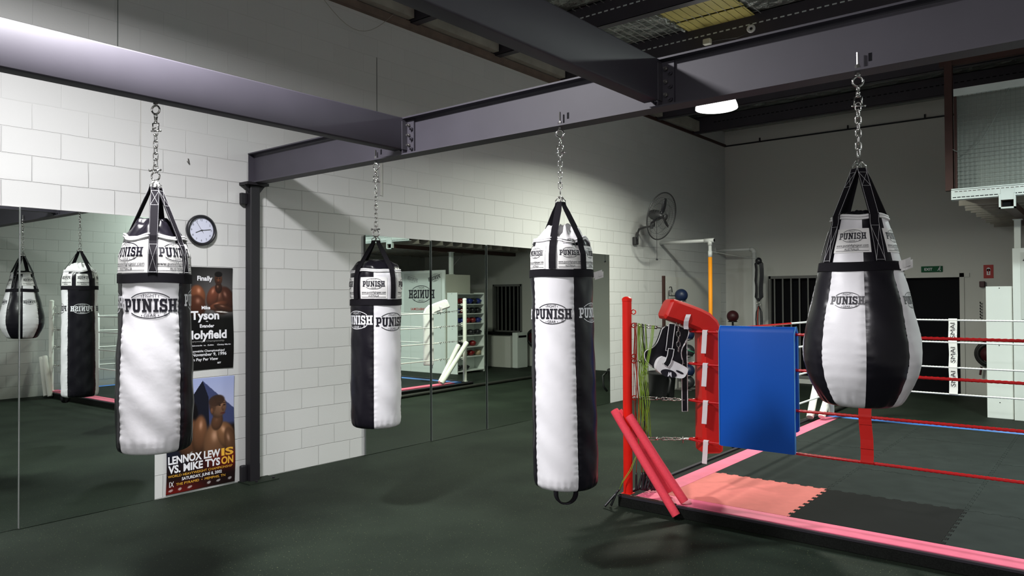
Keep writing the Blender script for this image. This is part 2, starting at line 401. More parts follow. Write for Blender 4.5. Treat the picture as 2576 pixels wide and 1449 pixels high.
# trims along wall tops: dark conduit and lit ledge
struct('trim_1', MB().box(9.0, XB, YW-.03, YW, 4.88, 4.93), M['brown'])
struct('trim_2', MB().box(XB-.03, XB, 1.6, YW, 4.88, 4.905), M['plastic'])
for i, y in enumerate((5.6, 3.9, 2.6)):
    o = link('conduit_clip', MB().box(XB-.035, XB, y-.012, y+.012, 4.88, 4.97), M['plastic']); tag(o, ['small dark clip on the conduit near the back corner', 'small dark clip mid-way along the back wall conduit', 'small dark clip on the conduit nearest the brown column'][i], 'clip', 'conduit clips')
struct('trim_3', MB().box(X0, 9.0, YW-.07, YW, 4.84, 4.92), M['timber'])
o = link('wall_joint_strip', MB().box(2.652, 2.660, YW-.0015, YW, 3.62, 4.84), M['wire']); tag(o, 'thin vertical joint line high on the left wall above the left beam', 'wall joint')
o = link('wall_joint_strip', MB().box(5.418, 5.428, YW-.003, YW, 3.45, 4.40), M['wire']); tag(o, 'short dark strip painted as a slot shadow high on the wall between the beams', 'wall joint')  # dark colour paints the shadow of a joint in the wall
o = link('cable_duct', MB().box(5.462, 5.484, YW-.02, YW, 2.86, 3.35), M['wall_back']); tag(o, 'short pale vertical cable duct on the wall behind the middle-left bag chain', 'duct')
o = link('wall_joint_strip', MB().box(2.843, 2.846, YW-.001, YW, 2.41, 3.6), M['infill']); tag(o, 'thin vertical joint through the blocks behind the left bag chain', 'wall joint')
tag(link('wall_hook', MB().tube([(3.25, YW, 2.93), (3.25, YW-.03, 2.92), (3.235, YW-.045, 2.945)], .006, 6), M['dullsteel']), 'tiny bent hook on the block wall under the left beam', 'hook')

# roof purlins with slots, infill boards, wire mesh, skylight
k = 0
PX = [5.87+1.505*i for i in range(-6, 7)]
for px in PX:
    if px > XB-.1: continue
    t = thing('roof_purlin', 'dark steel roof purlin, number %d from the near end of the hall' % (k+1), 'roof purlin', (px, 2, 4.9), 'roof purlins'); k += 1
    mb = MB(); mb.box(px, px+.006, Y0, YW, 4.9, 5.2); mb.box(px, px+.11, Y0, YW, 4.9, 4.906); mb.box(px+.104, px+.11, Y0, YW, 4.906, 4.93); mb.box(px, px+.11, Y0, YW, 5.19, 5.2)
    link('channel', mb, M['purlin'], t)
    if 5 < px < 15:
        sl = MB(); y = 0.0 if px > 9 else 2.0
        while y < 5.9:
            sl.box(px-.002, px+.001, y, y+.05, 5.055, 5.07); y += .085
        o = link('slot_row', sl, M['galv'] if px < 9 else M['dark'], t); o['kind'] = 'stuff'
for i, px in enumerate(PX[:-2]):
    if px < 3: continue
    q = px+.13
    o = link('infill_board', MB().box(q, px+1.48, YW-.16, YW-.06, 4.93, 5.12), M['infill'])
    tag(o, 'dusty board between roof purlins at the wall top, number %d along the wall' % (i-3), 'board', 'infill boards')
mb = MB()
for ya in np.arange(3.3, 5.9, .1): mb.box(7.3, 8.9, ya, ya+.006, 5.165, 5.171)
for xa in np.arange(7.4, 8.9, .2): mb.box(xa, xa+.004, 3.3, 5.9, 5.171, 5.175)
tag(link('roof_wire_mesh', mb, M['wirelight']), 'welded wire mesh holding up the foil beside the yellow skylight', 'wire mesh')
t = thing('skylight_panel', 'dusty yellow translucent skylight sheet in the foil roof', 'skylight', (8.1, 3.8, 5.15))
mb = MB(); n = 24
for i in range(n):
    x0 = 7.45+1.45*i/n; x1 = 7.45+1.45*(i+1)/n
    z0 = 5.165+.018*(1 if (i % 8) < 2 else 0); mb.box(x0, x1, 3.38, 4.26, z0, z0+.006)
link('sheet', mb, M['skylight'], t)
link('torn_edge', MB().tube([(7.45+.1*i, 4.28+.02*math.sin(i*2.3), 5.15+.01*math.cos(i*3.1)) for i in range(15)], .018, 7), M['foil'], t, True)
t = thing('wall_camera', 'small round sensor hanging by a cable from a purlin near the skylight', 'sensor', (8.9, 3.35, 4.9))
link('body', MB().torus((8.86, 3.42, 5.0), .035, .018, 16, 8, (1, .3, 0)), M['pipe'], t, True)
link('cable', MB().tube([(8.86, 3.42, 4.97), (8.86, 3.6, 4.93), (8.86, 3.8, 4.95), (8.86, 3.97, 4.96)], .004, 6), M['plastic'], t)
tag(link('junction_box', MB().rbox(8.80, 8.87, 3.93, 4.03, 4.92, 4.99, .01), M['cream']), 'cream junction box on a roof purlin beside the long steel beam', 'box')
tag(link('loose_cable', MB().tube([(4.6+1.0*i/12, YW-.09, 4.82-.28*math.sin(PI*i/12)+.10*i/12) for i in range(13)], .003, 5), M['infill']), 'thin loose cable sagging below the wall top near the first boards', 'cable')

# ------------------------------------------------------------------ steel frame
def ibeam(mb, p0, p1, w, h, zt, tw=.007, tf=.011):
    """horizontal I-beam centred on p0-p1 (x,y), top flange top at zt"""
    a = Vector((*p0, 0)); b = Vector((*p1, 0)); L = (b-a).length; di = (b-a)/L
    Mx = Matrix.Translation(a) @ Matrix(((di.x, -di.y, 0, 0), (di.y, di.x, 0, 0), (0, 0, 1, 0), (0, 0, 0, 1)))
    mb.box(0, L, -w/2, w/2, zt-tf, zt, Mx); mb.box(0, L, -w/2, w/2, zt-h, zt-h+tf, Mx); mb.box(0, L, -tw/2, tw/2, zt-h+tf, zt-tf, Mx)
    r = .012
    for sy in (-1, 1):
        for (zz, dz) in ((zt-tf, -r), (zt-h+tf, r)):
            vs = [Mx @ Vector((x, sy*tw/2, zz+dz)) for x in (0, L)]+[Mx @ Vector((x, sy*(tw/2+r*.35), zz+dz*.35)) for x in (0, L)]+[Mx @ Vector((x, sy*(tw/2+r), zz)) for x in (0, L)]
            mb.add(vs, [(0, 1, 3, 2), (2, 3, 5, 4)])
XA, WA = 3.89, .125
ZB, ZT = 2.80, 3.085
t = thing('steel_beam', 'long dark steel beam running from the wall column over the hanging bags', 'beam', (XA, 2, ZB))
mb = MB(); ibeam(mb, (XA, -2.1), (XA, YW-.02), WA, ZT-ZB, ZT); link('i_section', mb, M['steel'], t)
link('end_stiffener', MB().box(XA-.058, XA+.058, YW-.028, YW-.018, ZB+.011, ZT-.011), M['steel'], t)
for y in (.91, 2.70, 4.505):
    link('bolt_slot', MB().box(XA-.0045, XA-.0030, y-.008, y+.008, 2.85, 2.89), M['dark'], t)
ZB2 = 2.837
def cross_beam(yf, label):
    """parallel-flange channel, flat web facing the viewer at y = yf, flanges pointing to the wall"""
    t = thing('steel_beam', label, 'beam', (0, yf, ZB2))
    x1 = XA-.0035; xe = x1-.016; r = .010; h0, h1 = ZB2, ZT; W = .09
    sec = [(yf+r, h0), (yf+r*.3, h0+r*.3), (yf, h0+r), (yf, h1-r), (yf+r*.3, h1-r*.3), (yf+r, h1), (yf+W, h1), (yf+W, h1-.012), (yf+.016, h1-.016), (yf+.008, h1-.024), (yf+.008, h0+.024), (yf+.016, h0+.016), (yf+W, h0+.012), (yf+W, h0)]
    def ext(xa, xb, sc):
        n = len(sc); P_ = [Vector((p[0], p[1], 0)) for p in sc]; tr = tessellate_polygon([P_])
        vs = [(xa, p[0], p[1]) for p in sc]+[(xb, p[0], p[1]) for p in sc]
        return MB().add(vs, [tuple(q) for q in tr]+[tuple(n+i for i in reversed(q)) for q in tr]+[(k, (k+1) % n, n+(k+1) % n, n+k) for k in range(n)])
    cut = [(max(min(p[0], yf+W), yf), min(max(p[1], h0), h1)) for p in sec]
    o = link('channel_section', ext(-5.0, XA-WA/2-.002, sec), M['steel'], t); shade_auto(o, 50)
    link('coped_web', MB().box(XA-WA/2-.002, xe, yf, yf+.008, ZB+.012, ZT-.014), M['steel'], t)
    link('end_cleat', MB().box(xe, x1, yf-.078, yf+.07, 2.815, ZT-.018), M['steel'], t)
    link('cleat_edge', MB().box(XA-WA/2-.010, xe, yf-.006, yf-.0005, 2.84, ZT-.03), M['steel2'], t)
    for i in range(3):
        for (sy, dz) in ((-.032, .03), (-.060, 0), (.045, 0)):
            zz = 2.842+i*.076+dz
            b = MB().cyl((xe, yf+sy, zz), (xe-.018, yf+sy, zz), .0125, 6); b.cyl((xe-.018, yf+sy, zz), (xe-.034, yf+sy, zz), .007, 8)
            link('bolt', b, M['dullsteel'] if sy == -.032 else M['steel'], t)
cross_beam(4.19, 'dark steel cross beam at upper left with a bag hung from it')
cross_beam(2.026, 'dark steel cross beam crossing the top centre of the view')
t = thing('steel_column', 'black square steel column standing against the block wall beside the posters', 'column', (3.865, 6.30, 0))
cx0, cx1, cy0, cy1 = 3.805, 3.905, 6.25, 6.345
link('shaft', MB().rbox(cx0, cx1, cy0, cy1, 0, 2.775, .008), M['column'], t)
link('cap_plate', MB().box(3.75, 3.975, 6.215, YW, 2.775, 2.80), M['column'], t)
g = MB()
for (xa, xb) in ((3.805, 3.755), (3.905, 3.965)):
    g.add([(xa, 6.27, 2.775), (xb, 6.27, 2.775), (xa, 6.27, 2.70), (xa, 6.285, 2.775), (xb, 6.285, 2.775), (xa, 6.285, 2.70)], [(0, 1, 2), (3, 5, 4), (1, 4, 5, 2), (0, 2, 5, 3)])
link('gusset', g, M['column'], t)
link('side_cleat', MB().box(3.745, 3.80, 6.30, 6.345, 2.60, 2.70), M['column'], t)
for i, (xa, xb) in enumerate(((3.745, 3.805), (3.905, 3.94))):
    link('foot_wing', MB().rbox(xa, xb, 6.30, 6.35, 0, .155, .01), M['column'], t)
link('base_plate', MB().box(3.74, 4.05, 6.16, YW, 0, .008), M['floor'], t)
for (x, y) in ((3.83, 6.19), (4.02, 6.21)):
    b = MB().cyl((x, y, .008), (x, y, .022), .013, 6); link('anchor_bolt', b, M['column'], t)

# ------------------------------------------------------------------ mirrors
def mirror_panel(xa, xb, label, grp, tilt=.018):
    xc = (xa+xb)/2; t = thing('wall_mirror', label, 'mirror', (xc, YW, 0.003), grp)
    Mx = Matrix.Translation(Vector((xc, YW-.013, 0))) @ Matrix.Rotation(tilt, 4, 'Z')
    w = (xb-xa)/2-.0011
    link('glass', MB().box(-w, w, -.003, .003, .004, 2.402, Mx), M['mirror'], t)
    e = MB(); e.box(-w, w, -.0028, .003, 2.4022, 2.4045, Mx)
    link('polished_edge', e, M['wirelight'], t)
    b_ = MB(); b_.box(-w-.0009, -w, -.0028, .0028, .004, 2.402, Mx); b_.box(w, w+.0009, -.0028, .0028, .004, 2.402, Mx); b_.box(xa+.004, xb-.004, YW-.0025, YW-.0005, .004, 2.40)
    link('dark_backing', b_, M['wire'], t)
xm = [5.238, 6.247, 7.258, 8.269, 9.280, 10.291]
nm = ['left end panel', 'second panel from its left end', 'middle panel', 'second panel from its right end', 'right end panel']
for i in range(5): mirror_panel(xm[i], xm[i+1], 'tall frameless mirror panel behind the centre bags, %s' % nm[i], 'mirror panels behind the centre bags')
mirror_panel(1.956, 2.965, 'tall frameless mirror panel at far left beside the fight posters', 'mirror panels at far left')
mirror_panel(.947, 1.956, 'tall frameless mirror panel cut by the left edge of the view', 'mirror panels at far left')

# ------------------------------------------------------------------ lettering
GL = {}
def _rect(a, b, c, e): return [(a, b), (c, b), (c, e), (a, e)]
GL['P'] = (0.86, [_rect(.12, .15, .40, .85), _rect(0, 0, .54, .16), _rect(0, .84, .46, 1), [(.46, .84), (.46, 1), (.70, 1), (.62, .80)], [(.70, 1), (.86, .84), (.60, .74), (.60, .82)], [(.86, .84), (.86, .50), (.60, .58), (.60, .74)], [(.86, .50), (.70, .34), (.40, .34), (.40, .50), (.56, .50), (.60, .58)]])
GL['U'] = (1.04, [_rect(.12, .2, .40, .85), _rect(.64, .2, .92, .85), _rect(0, .84, .48, 1), _rect(.58, .84, 1.04, 1), [(.12, .2), (.28, 0), (.76, 0), (.92, .2), (.64, .24), (.60, .18), (.44, .18), (.40, .24)]])
GL['N'] = (1.06, [_rect(.12, .15, .36, .85), _rect(.70, 0, .94, .85), _rect(0, 0, .48, .16), _rect(0, .84, .40, 1), _rect(.58, .84, 1.06, 1), [(.12, .98), (.40, 1), (.94, .02), (.70, 0)]])
GL['I'] = (0.52, [_rect(.12, .15, .40, .85), _rect(0, 0, .52, .16), _rect(0, .84, .52, 1)])
GL['S'] = (0.82, [[(0, 0), (.0, .36), (.2, .36), (.28, .19), (.52, .19), (.56, .23), (.56, .33), (.52, .38), (.14, .46), (.02, .58), (.02, .84), (.18, 1), (.52, 1), (.6, .94), (.64, 1), (.78, 1), (.78, .66), (.58, .66), (.50, .81), (.32, .81), (.28, .77), (.28, .67), (.32, .62), (.70, .54), (.82, .42), (.82, .16), (.66, 0), (.24, 0), (.17, .06), (.13, 0)]])
GL['H'] = (1.04, [_rect(.12, .15, .40, .85), _rect(.64, .15, .92, .85), _rect(.4, .41, .64, .59), _rect(0, 0, .50, .16), _rect(.54, 0, 1.04, .16), _rect(0, .84, .50, 1), _rect(.54, .84, 1.04, 1)])
def tess(poly):
    P = [Vector((x, y, 0)) for x, y in poly]
    if len(P) == 3: return [tuple(poly)]
    return [tuple((P[i].x, P[i].y) for i in t) for t in tessellate_polygon([P])]
_FC = {}
def ftext(s, size, bold=0.0, w=None, align='C'):
    """default-font text as a list of 2-D triangles"""
    key = (s, bold)
    if key not in _FC:
        cu = bpy.data.curves.new('tmp_text', 'FONT'); cu.body = s; cu.size = 1.0; cu.offset = bold; cu.resolution_u = 3; cu.fill_mode = 'BOTH'
        o = bpy.data.objects.new('tmp_text', cu); COL.objects.link(o)
        dg = bpy.context.evaluated_depsgraph_get(); dg.update()
        me = bpy.data.meshes.new_from_object(o.evaluated_get(dg)); me.calc_loop_triangles()
        v = [p.co for p in me.vertices]
        T = [tuple((v[i].x, v[i].y) for i in t.vertices) for t in me.loop_triangles]
        bpy.data.objects.remove(o, do_unlink=True); bpy.data.meshes.remove(me); bpy.data.curves.remove(cu)
        _FC[key] = T
    T = _FC[key]
    if not T: return []
    xs = [p[0] for t in T for p in t]; x0, x1 = min(xs), max(xs)
    k = size/0.72; kx = k if w is None else w/(x1-x0)
    xo = {'C': (x0+x1)/2, 'L': x0, 'R': x1}[align]
    return [tuple(((p[0]-xo)*kx, p[1]*k) for p in t) for t in T]
def shift(T, dx, dy, rot=0):
    c, s = math.cos(rot), math.sin(rot)
    return [tuple((p[0]*c-p[1]*s+dx, p[0]*s+p[1]*c+dy) for p in t) for t in T]
def star(cx, cy, r):
    p = [(cx+(r if i % 2 == 0 else r*.45)*math.sin(PI*i/5), cy+(r if i % 2 == 0 else r*.45)*math.cos(PI*i/5)) for i in range(10)]
    return [((cx, cy), p[i], p[(i+1) % 10]) for i in range(10)]
_W = None
def word(h, txt='PUNISH', gap=.07):
    x = 0; T = []
    for ch in txt:
        w, polys = GL[ch]
        for p in polys: T += shift([t for t in tess(p)], x, -.5)
        x += w+gap
    x -= gap
    return [tuple(((p[0]-x/2)*h*.70, p[1]*h) for p in t) for t in T], x*h*.70
def logo(width, reg=True, outline=False):
    """FIGHT * PUNISH * GEAR inside a broken oval; centred on 0,0"""
    T, w = word(1.0); k = width/w; h = k
    T = [tuple((p[0]*k, p[1]*k) for p in t) for t in T]
    a, b = width*.43, h*1.0
    n = 72; th = h*.07
    for i in range(n):
        t0, t1 = 2*PI*i/n, 2*PI*(i+1)/n; tm = (t0+t1)/2
        if abs(b*math.sin(tm)) < h*.56: continue
        q = [((a-e)*math.cos(t), (b-e)*math.sin(t)) for (e, t) in ((0, t0), (0, t1), (th, t1), (th, t0))]
        T += [(q[0], q[1], q[2]), (q[0], q[2], q[3])]
    fs = h*.25
    T += shift(ftext('FIGHT', fs), 0, h*.61); T += shift(ftext('GEAR', fs), 0, -h*.87)
    for sx in (-1, 1): T += star(sx*h*.58, h*.70, h*.06); T += star(sx*h*.58, -h*.75, h*.06)
    if reg:
        T += shift(ftext('R', h*.13), width*.27, -h*.74)
        for i in range(14):
            t0, t1 = 2*PI*i/14, 2*PI*(i+1)/14
            q = [(width*.27+r*math.cos(t), -h*.68+r*math.sin(t)) for (r, t) in ((h*.13, t0), (h*.13, t1), (h*.105, t1), (h*.105, t0))]
            T += [(q[0], q[1], q[2]), (q[0], q[2], q[3])]
    return T
def clip(poly, ax, lim, keep_less):
    out = []
    for i in range(len(poly)):
        a, b = poly[i], poly[(i+1) % len(poly)]
        ia = (a[ax] <= lim) == keep_less or a[ax] == lim; ib = (b[ax] <= lim) == keep_less or b[ax] == lim
        if ia: out.append(a)
        if ia != ib:
            t = (lim-a[ax])/(b[ax]-a[ax]); out.append((a[0]+(b[0]-a[0])*t, a[1]+(b[1]-a[1])*t))
    return out
def clipto(T, x0=None, x1=None):
    out = []
    for t in T:
        p = list(t)
        if x0 is not None: p = clip(p, 0, x0, False)
        if x1 is not None and len(p) > 2: p = clip(p, 0, x1, True)
        for i in range(1, len(p)-1): out.append((p[0], p[i], p[i+1]))
    return out
def wrap(T, fn, step=.012, vstep=None):
    """map 2-D triangles onto a surface fn(u,v), splitting them into strips"""
    mb = MB()
    for t in T:
        x0 = min(p[0] for p in t); x1 = max(p[0] for p in t)
        i0, i1 = math.floor(x0/step), math.floor((x1-1e-9)/step)
        for i in range(i0, i1+1):
            p = list(t)
            if i > i0: p = clip(p, 0, i*step, False)
            if i < i1 and len(p) > 2: p = clip(p, 0, (i+1)*step, True)
            if len(p) < 3: continue
            ps = [p]
            if vstep:
                ps = []
                y0 = min(q[1] for q in p); y1 = max(q[1] for q in p); j0, j1 = math.floor(y0/vstep), math.floor((y1-1e-9)/vstep)
                for j in range(j0, j1+1):
                    q = list(p)
                    if j > j0: q = clip(q, 1, j*vstep, False)
                    if j < j1 and len(q) > 2: q = clip(q, 1, (j+1)*vstep, True)
                    if len(q) > 2: ps.append(q)
            for q in ps: mb.add([fn(*z) for z in q], [tuple(range(len(q)))])
    return mb
# ------------------------------------------------------------------ chains and punch bags
def link_mesh(c, dirz, ang, L, Wd, r):
    """one stadium-shaped chain link; long axis dirz"""
    dz = Vector(dirz).normalized(); a = Vector((1, 0, 0)) if abs(dz.x) < .9 else Vector((0, 1, 0))
    u = dz.cross(a).normalized(); v = dz.cross(u); u = u*math.cos(ang)+v*math.sin(ang)
    pts = []; h = L/2-Wd/2; n = 6
    for i in range(n+1): t = PI*i/n; pts.append(Vector(c)+dz*(h+Wd/2*math.sin(t))+u*(Wd/2*math.cos(t)))
    for i in range(n+1): t = PI+PI*i/n; pts.append(Vector(c)+dz*(-h+Wd/2*math.sin(t))+u*(Wd/2*math.cos(t)))
    return MB().tube(pts, r, 7, closed=True)
def shackle(mb, c, up, L, Wd, r, ang=0):
    dz = Vector((0, 0, up)); u = Vector((math.cos(ang), math.sin(ang), 0)); c = Vector(c)
    pts = [c+u*(Wd*.42)-dz*(L*.5)]
    for i in range(9):
        t = PI*i/8; pts.append(c+u*(Wd*.5*math.cos(t))+dz*(L*.15+L*.35*math.sin(t)))
    pts.append(c-u*(Wd*.42)-dz*(L*.5)); mb.tube(pts, r, 8)
    mb.cyl(c+u*(Wd*.75)-dz*(L*.45), c-u*(Wd*.62)-dz*(L*.45), r*1.05, 8); mb.sphere(c+u*(Wd*.78)-dz*(L*.45), r*1.7, 8)
CAM = Vector((0, 0, 1.7))
def bag_chain(x, y, zb, z_end, label, rod_up, ring_ang, bow=False):
    t = thing('bag_chain', label, 'chain', (x, y, z_end), 'bag chains')
    link('bolt_rod', MB().cyl((x, y, zb-.01), (x, y, zb+rod_up), .006, 10), M['chrome'], t)
    if rod_up > .03:
        link('nut', MB().cyl((x, y, zb+.0135), (x, y, zb+.028), .014, 6).cyl((x, y, zb+.028), (x, y, zb+.036), .011, 6), M['chrome'], t)
    link('nut', MB().cyl((x, y, zb-.016), (x, y, zb-.0005), .014, 6), M['chrome'], t)
    e = (math.cos(ring_ang), math.sin(ring_ang), 0)
    link('eye_ring', MB().torus((x, y, zb-.046), .024, .006, 24, 8, e), M['chrome'], t, True)
    sw = MB(); sw.torus((x, y, zb-.082), .013, .005, 16, 8, (-e[1], e[0], 0)); sw.cyl((x, y, zb-.118), (x, y, zb-.092), .009, 12); sw.cyl((x, y, zb-.124), (x, y, zb-.118), .013, 12)
    link('swivel', sw, M['chrome'], t, True)
    sh = MB(); z = zb-.146
    u = Vector((-e[1], e[0], 0))
    sh.tube([Vector((x, y, zb-.124))-u*.018, Vector((x, y, zb-.124))+u*.018, Vector((x, y, zb-.165))+u*.017, Vector((x, y, zb-.165))-u*.017], .0045, 8, closed=True)
    sh.cyl(Vector((x, y, zb-.167))-u*.028, Vector((x, y, zb-.167))+u*.026, .005, 8); sh.sphere(Vector((x, y, zb-.167))+u*.03, .007, 8)
    link('swivel_shackle', sh, M['chrome'], t, True)
    zt = zb-.155; n = max(2, round((zt-z_end)/.0335)); p = (zt-z_end)/n
    for i in range(n):
        link('chain_link', link_mesh((x, y, zt-p*(i+.5)), (0, 0, 1), ring_ang+(PI/2 if i % 2 else 0)+.15*math.sin(i*2.1), p+.0115, .026, .0034), M['chrome'], t, True)
    if bow:
        u2 = Vector((-e[1], e[0], 0)); zc = z_end-.004; b_ = MB(); pts = [Vector((x, y, zc+.012))+u2*.015]
        for i in range(15):
            a_ = R(62)-R(304)*i/14; pts.append(Vector((x, y, zc-.022))+u2*(.025*math.cos(a_))+Vector((0, 0, .025*math.sin(a_))))
        pts = [p for p in pts]; pts.append(Vector((x, y, zc+.012))-u2*.015)
        b_.tube(pts, .005, 8); b_.cyl(Vector((x, y, zc+.014))+u2*.034, Vector((x, y, zc+.014))-u2*.030, .0055, 8); b_.sphere(Vector((x, y, zc+.014))-u2*.034, .009, 10)
        link('bow_shackle', b_, M['chrome'], t, True)
    return t

def bag(cfg):
    x, y = cfg['p']; A = math.atan2(-y, -x); ax = cfg.get('lean', (0, 0)); zt0 = cfg['zapex']; sd = cfg['seed']
    zb, z0, z1, zr, za, zs = cfg['zbot'], cfg['belt0'], cfg['belt1'], cfg['zrim'], cfg['zapex'], cfg['ztop']
    prof = cfg['prof']; zz = [p[0] for p in prof]; rr = [p[1] for p in prof]
    straps = cfg['straps']; rv = Vector((math.sin(YAW), -math.cos(YAW), 0))
    def rad(ph, z):
        r = float(np.interp(z, zz, rr))
        a = R(ph)
        lo = max(0, 1-(z-zb)/.10)
        r += lo*.0030*math.sin(a*26+sd+math.sin(a*5)*1.5)*(1 if z > zb+.004 else 0)
        if z < z0:
            r += .0016*math.sin(z*23+sd+2*math.sin(a*2))+.0012*math.sin(a*7+z*31)
        if z > z1:
            t = (z-z1)/(zr-z1)
            for s in straps:
                dd = (ph-s+180) % 360-180
                r -= cfg['pinch']*t*t*math.exp(-(dd/17)**2)
            r += cfg['fold']*t*(math.sin(a*9+sd*3)*.6+math.sin(a*17+z*30+sd)*.4)+cfg['fold']*.6*t*math.sin(z*55+a*4+sd)
        return r
    def pt(ph, z, off=0.0):
        r = rad(ph, z)+off; a = A+R(ph); s = (za-z)*ax[0]
        return Vector((x+r*math.cos(a), y+r*math.sin(a), z))+rv*s
    t = thing(cfg['name'], cfg['label'], 'punching bag', (x, y, zb), 'hanging punch bags')
    zs_l = sorted(set([zb, zb+.004, zb+.012, zb+.022]+list(np.arange(zb+.035, zr-.001, .010))+[zr]))
    bd = cfg['bounds']
    for bi, (b0, b1, c) in enumerate(bd):
        mb = MB(); n = max(6, int((b1-b0)/3)); vs = []; fs = []
        for z in zs_l:
            for k in range(n+1):
                ph = b0+(b1-b0)*k/n
                e = min(k, n-k)/n; puff = -.0030*math.exp(-(e*n/1.1)**2)+(.0016 if c == 'w' else .0009)*math.exp(-(e*n/2.2)**2)*math.sin(z*150+2*math.sin(z*37+b0)+b0) if z < z0 else 0
                vs.append(pt(ph, z, puff))
        for i in range(len(zs_l)-1):
            for k in range(n):
                q = i*(n+1)+k; fs.append((q, q+1, q+n+2, q+n+1))
        mb.add(vs, fs); link('side_panel', mb, M['black'] if c == 'k' else M['white'], t, True)['label'] = 'black vinyl panel' if c == 'k' else 'white vinyl panel'
    # bottom disc with shallow dish
    mb = MB(); vs = [pt(0, zb) - (pt(0, zb)-Vector((x, y, zb))-rv*(za-zb)*ax[0])]; c0 = Vector(vs[0]); vs[0] = c0+Vector((0, 0, -cfg.get('sag', .012))); fs = []
    n = 72
    for j, f in enumerate((.5, .85, 1.0)):
        for k in range(n):
            p = pt(360*k/n, zb); q = c0+(p-c0)*f; q.z = zb-cfg.get('sag', .012)*(1-f*f); vs.append(q)
    for k in range(n):
        l = (k+1) % n; fs.append((0, 1+l, 1+k))
        for j in range(2): fs.append((1+j*n+k, 1+j*n+l, 1+(j+1)*n+l, 1+(j+1)*n+k))
    mb.add(vs, fs); link('bottom_panel', mb, M[cfg['botmat']], t, True)
    # belt
    mb = MB(); n = 96; vs = []; fs = []
    cs = [(z0, .001), (z0+.001, .0045), (z1-.001, .0045), (z1, .001)]
    for (z, o) in cs:
        for k in range(n): vs.append(pt(360*k/n, z+.0025*math.sin(2*PI*k/n*3+sd), o+.001))
    for i in range(3):
        for k in range(n): l = (k+1) % n; fs.append((i*n+k, i*n+l, (i+1)*n+l, (i+1)*n+k))
    mb.add(vs, fs); b_ = shade_auto(link('belt', mb, M['blackfab'], t, True), 30); b_['label'] = 'black webbing belt around the bag'
    # rim piping: two rolled white cords
    mb = MB(); wav = cfg['wave']
    def rimz(ph): return zr+wav*(.5*math.sin(R(ph)*len(straps)+sd)+.5*math.sin(R(ph)*5+sd*2))
    for dz_, do in ((.003, .001), (-.010, .003)):
        mb.tube([pt(360*k/90, min(rimz(360*k/90)+dz_, zr+.04), do) if rimz(360*k/90)+dz_ <= zr else pt(360*k/90, zr, do)+Vector((0, 0, rimz(360*k/90)+dz_-zr)) for k in range(90)], .0062, 7, closed=True)
    link('rim_piping', mb, M['whitecloth'], t, True)
    # crumpled dome / lid above the rim
    mb = MB(); n = 72; m = 16; vs = []; fs = []; ca = Vector((x, y, 0))
    for i in range(m+1):
        f = i/m
        for k in range(n):
            ph = 360*k/n; p = pt(ph, zr, -.002); w_ = math.cos(f*PI/2) if cfg.get('dome') else (1-f)
            q = ca+(p-ca)*w_
            hgt = (za-zr)*(math.sin(f*PI/2) if cfg.get('dome') else math.sin(min(1, f*1.25)*PI/2))
            crump = cfg['crump']*(math.sin(R(ph)*6+f*5+sd)+.7*math.sin(R(ph)*11-f*9+sd*2)+.8*math.sin(f*14+R(ph)*3))*math.sin(PI*min(1, f*1.15))*w_**.3
            pin = sum(math.exp(-(((ph-s+180) % 360-180)/14)**2) for s in straps)
            q.z = rimz(ph)*(1-f)+zr*f+hgt+crump-.014*pin*math.sin(PI*f)
            vs.append(q)
    for i in range(m):
        for k in range(n): l = (k+1) % n; fs.append((i*n+k, i*n+l, (i+1)*n+l, (i+1)*n+k))
    mb.add(vs, fs); link('gathered_lid', mb, M[cfg['lid']], t, True)
    # straps
    hw = cfg.get('strapw', .024)
    for s in straps:
        a = A+R(s); rd = Vector((math.cos(a), math.sin(a), 0)); tg = Vector((-rd.y, rd.x, 0))
        zr_s = zr+.004
        path = [Vector((x, y, zs))+rd*.026, Vector((x, y, zs-.02))+rd*.032]
        pr = pt(s, zr, .014); pr.z = zr_s
        for i in range(1, 7): path.append(path[1].lerp(pr, i/6))
        for i in range(1, 9): path.append(pt(s, zr+(z1+.001-zr)*i/8, .0065))
        mb = MB(); vs = []; fs = []; nn = len(path)
        for i, p in enumerate(path):
            tdir = (path[min(i+1, nn-1)]-path[max(i-1, 0)]).normalized(); nn_ = tg.cross(tdir).normalized()
            if nn_.dot(rd) < 0: nn_ = -nn_
            wv = hw*(.82 if i < 2 else 1)
            for (su, sv) in ((-1, -1), (1, -1), (1, 1), (-1, 1)): vs.append(p+tg*(su*wv)+nn_*(sv*.002))
        for i in range(nn-1):
            for k in range(4): l = (k+1) % 4; fs.append((i*4+k, i*4+l, (i+1)*4+l, (i+1)*4+k))
        fs += [(0, 1, 2, 3), tuple(4*(nn-1)+k for k in (3, 2, 1, 0))]
        mb.add(vs, fs); so = link('strap', mb, M['blackfab'], t, False)
        # white stitching on the strap
        sti = MB()
        def sp(u, w):   # u 0..1 along path, w -1..1 across
            f = u*(nn-1); i = min(int(f), nn-2); p = path[i].lerp(path[i+1], f-i); tdir = (path[i+1]-path[i]).normalized(); q = tg.cross(tdir).normalized()
            if q.dot(rd) < 0: q = -q
            return p+tg*(w*hw*.86)+q*.0026
        ur = 7.0/(nn-1)
        segs = []
        if cfg['stitch']:
            segs += [((u0/40, -1), ((u0+1)/40, -1)) for u0 in range(0, 40)]+[((u0/40, 1), ((u0+1)/40, 1)) for u0 in range(0, 40)]
        def seg(a_, b_, n=8):
            for i in range(n): segs.append(((a_[0]+(b_[0]-a_[0])*i/n, a_[1]+(b_[1]-a_[1])*i/n), (a_[0]+(b_[0]-a_[0])*(i+1)/n, a_[1]+(b_[1]-a_[1])*(i+1)/n)))
